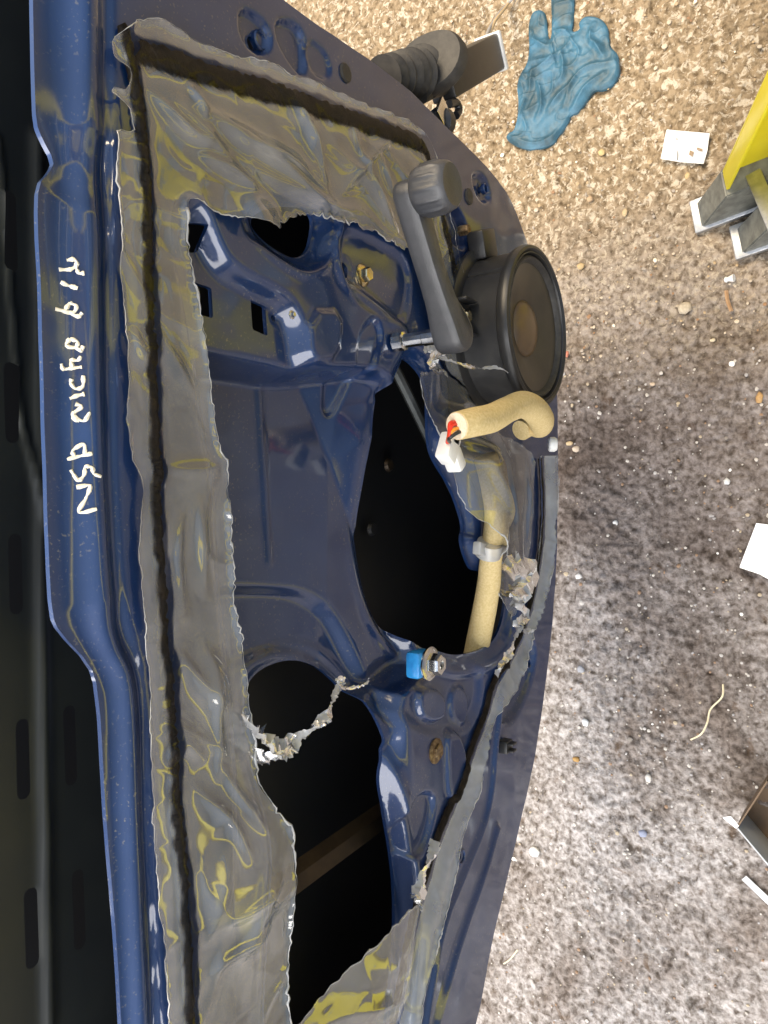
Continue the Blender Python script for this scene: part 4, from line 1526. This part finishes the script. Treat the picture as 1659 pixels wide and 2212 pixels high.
k0 = onZ(1590, 1788, ztop)[:2]
k1 = onZ(1688, 1905, ztop)[:2]
k2 = onZ(1760, 1800, ztop)[:2]
k3 = k0 + (k2 - k1)
wall('side', k0, k1, .0, ztop, grey_card)
wall('side', k1, k2, .0, ztop, grey_card)
wall('side', k2, k3, .0, ztop, cardboard)
wall('side', k3, k0, .0, ztop, cardboard)
from_data('base', [(*p, .003) for p in (k0, k1, k2, k3)], [(0, 1, 2, 3)], cardboard, bx, False)
fl = onZ(1560, 1768, ztop + .01)
from_data('flap', [(*onZ(1590, 1790, ztop)[:2], ztop), (*onZ(1596, 1784, ztop)[:2], ztop), (*onZ(1580, 1760, ztop)[:2], ztop + .006), (*onZ(1562, 1764, ztop)[:2], ztop + .004)], [(0, 1, 2, 3)], paper, bx, False)
fo = onZ(1605, 1905, 0)
from_data('bottom_flap', [(*onZ(1602, 1900, .004)[:2], .004), (*onZ(1690, 1985, .004)[:2], .004), (*onZ(1690, 1965, .006)[:2], .006), (*onZ(1612, 1892, .006)[:2], .006)], [(0, 1, 2, 3)], grey_card, bx, False)

# straw
tag(tube('dry_straw', spline([onZ(u, v, .006 + .003 * random.random()) for u, v in ((1562, 1478), (1560, 1505), (1535, 1532), (1528, 1560), (1515, 1585), (1492, 1598))], 6), .0017, straw, None, 6, .6),
    'long bent dry straw lying alone on the tarmac', 'straw')
tag(tube('dry_straw', spline([onZ(u, v, .006) for u, v in ((1118, 2052), (1102, 2072), (1088, 2082))], 6), .0014, straw, None, 6, .6), 'short curved dry straw near the bottom of the door edge', 'straw')
tag(tube('wood_splinter', spline([onZ(u, v, .006) for u, v in ((1569, 628), (1572, 650), (1580, 672))], 4), .0035, mottled('splinter_wood', (.30, .17, .08), (.42, .27, .15), 90, .8), None, 6, .6), 'short brown wood splinter below the ladder feet', 'splinter')
c = onZ(1567, 606, .002)
tag(from_bm('push_plug', lathe_bm(bmesh.new(), [(.0035, 0), (.0045, .002), (.003, .004), (.0055, .012), (.0055, .0135), (0, .0135)], 16, Matrix.Rotation(1.3, 3, 'X'), c + [0, 0, .004]), white_pl), 'tiny white cone shaped plug below the ladder feet', 'plug')

# larger pebbles that can be told apart
PB = [(1275, 430, 10, (.55, .38, .22)), (1255, 575, 12, (.56, .40, .20)), (1225, 765, 8, (.60, .22, .14)), (1480, 665, 16, (.60, .50, .36)), (1670 - 30, 860, 12, (.50, .30, .12)), (1230, 958, 9, (.60, .45, .26)), (1195, 1010, 9, (.56, .40, .20)),
      (1245, 970, 12, (.62, .50, .38)), (1265, 1560, 12, (.85, .84, .82)), (1245, 1640, 9, (.45, .26, .08)), (1155, 1840, 18, (.80, .77, .72)), (1390, 1800, 12, (.30, .32, .42)), (1400, 1680, 11, (.75, .70, .62)), (1570, 1040, 10, (.80, .78, .74)), (1255, 1445, 11, (.36, .36, .38)), (1330, 1130, 9, (.78, .75, .70)),
      (1410, 830, 8, (.62, .48, .34)), (1540, 735, 7, (.72, .60, .40)), (1300, 330, 9, (.66, .48, .22)), (1485, 290 + 90, 9, (.62, .45, .22)), (1350, 460, 10, (.60, .45, .25)), (1250, 1245, 10, (.78, .74, .70))]
for i, (u, v, r, c) in enumerate(PB):
    p = onZ(u, v, .002)
    rr = r * 1.0 * .00066
    sv, sf = stone_verts(rr, 50 + i)
    bm = bmesh.new()
    vs = [bm.verts.new(Vector(q)) for q in sv]
    for f in sf:
        bm.faces.new([vs[k] for k in f])
    bmesh.ops.subdivide_edges(bm, edges=bm.edges, cuts=1, smooth=.6, use_grid_fill=True)
    pm = mottled('pebble_%d' % i, tuple(x * .62 for x in c), tuple(x * .85 for x in c), 260, .75)
    o = from_bm('pebble', bm, pm, None, True, None)
    o.location = (p[0], p[1], .003)
    kind_ = ('white', 'chalk white loose pebble on the rough tarmac') if min(c) > .6 else ('red', 'small reddish loose pebble beside the loudspeaker') if c[0] > 2.2 * c[1] else \
        ('blue', 'bluish grey loose pebble on the rough tarmac') if c[2] >= c[0] else ('tan', 'small tan loose pebble on the rough tarmac')
    tag(o, kind_[1], 'pebble', 'loose %s pebbles on the tarmac' % kind_[0])

# ------------------------------------------------------------------ open stepladder
la = empty('stepladder', tuple(onZ(1572, 500, 0)))
tag(la, 'yellow fibreglass stepladder standing on grey feet at the right edge', 'stepladder')
STL = [((.474, -.190), (.520, -.830, 1.75)), ((.370, -.520), (.230, -1.02, 1.75)), ((.424, -.246), (.432, -.345, .30)), ((-.90, -.34), (.34, -.800, 1.70)), ((-.90, -.70), (.24, -1.00, 1.70))]
for i, (b_, t_) in enumerate(STL):
    base = Vector((b_[0], b_[1], 0))
    top = Vector(t_)
    dirv = (top - base).normalized()
    side = Vector((-1, -.2, 0)) if i in (0, 2) else Vector((1.0, -1, 0))
    side = (side - dirv * side.dot(dirv)).normalized()
    nrm = dirv.cross(side).normalized()
    ML = Matrix((side, nrm, dirv)).transposed()
    wd = (.070, .090, .058, .058, .058)[i]
    Ls = (top - base).length - .095
    ctr = base + dirv * (Ls / 2 + .095)
    bm = bmesh.new()
    box_bm(bm, ctr, .004, wd, Ls, ML, .0012)
    for s_ in (-1, 1):
        box_bm(bm, ctr + nrm * (wd / 2 - .002) * s_ + side * .0142, .024, .005, Ls - .002, ML, .0012)
    from_bm('stile', bm, yellow, la, smooth=True, sharp=30)
    fs = Vector((side.x, side.y, 0)).normalized()
    fn = Vector((nrm.x, nrm.y, 0)).normalized()
    ld = Vector((dirv.x / dirv.z, dirv.y / dirv.z, 1))
    bm = bmesh.new()
    V = []
    for sgn in (-.006, .034):
        for a_, c_ in ((-.056, .004), (.054, .004), (wd / 2 + .003, .098), (-wd / 2 - .003, .098)):
            V.append(base + fs * sgn + fn * a_ + ld * c_)
    vs = [bm.verts.new(v) for v in V]
    for f in ((0, 1, 2, 3), (7, 6, 5, 4), (0, 4, 5, 1), (1, 5, 6, 2), (2, 6, 7, 3), (3, 7, 4, 0)):
        bm.faces.new([vs[k] for k in f])
    bmesh.ops.bevel(bm, geom=list(bm.edges), offset=.002, segments=2, affect='EDGES')
    sh = from_bm('foot', bm, foot_r, la)
    bm = bmesh.new()
    box_bm(bm, base + fs * .014 + Vector((0, 0, .007)), 0.052, .122, .010, Matrix((fs, fn, Vector((0, 0, 1)))).transposed(), .002)
    from_bm('foot_plate', bm, alu, sh)
    hex_bolt('rivet', np.array(base + ld * .055 - fs * .007), .007, alu, sh, M=Vector(-fs).to_track_quat('Z', 'Y').to_matrix(), ln=.006)
    if i == 0:
        # bright brace from the stile down to the rear of the shoe
        p0 = base + ld * .085 - fs * .012
        p1 = base + fs * .30 + ld * .22
        dv = p1 - p0
        Mq = dv.to_track_quat('Z', 'Y').to_matrix()
        from_bm('brace', box_bm(bmesh.new(), (p0 + p1) / 2, .020, .003, dv.length, Mq, .0008), alu, la)
A0, A1 = Vector((*STL[0][0], 0)), Vector(STL[0][1])
B0, B1 = Vector((*STL[1][0], 0)), Vector(STL[1][1])
for i in range(6):
    t = .15 + .15 * i
    pa, pb = A0.lerp(A1, t), B0.lerp(B1, t)
    sd = (pb - pa).normalized()
    Mx = Matrix((sd, sd.cross(Vector((0, 0, 1))).normalized(), Vector((0, 0, 1)))).transposed()
    from_bm('step', box_bm(bmesh.new(), (pa + pb) / 2, (pb - pa).length - .012, .07, .022, Mx, .003), alu, la)
C0, C1 = Vector((*STL[3][0], 0)), Vector(STL[3][1])
D0, D1 = Vector((*STL[4][0], 0)), Vector(STL[4][1])
for t in (.25, .6):
    pa, pb = C0.lerp(C1, t), D0.lerp(D1, t)
    tube('rear_rung', [pa, pb], .011, alu, la, 12)
pa = (A1 + B1 + C1 + D1) / 4
from_bm('top_cap', box_bm(bmesh.new(), pa + Vector((0, 0, .02)), .40, .40, .05, None, .01), yellow, la)
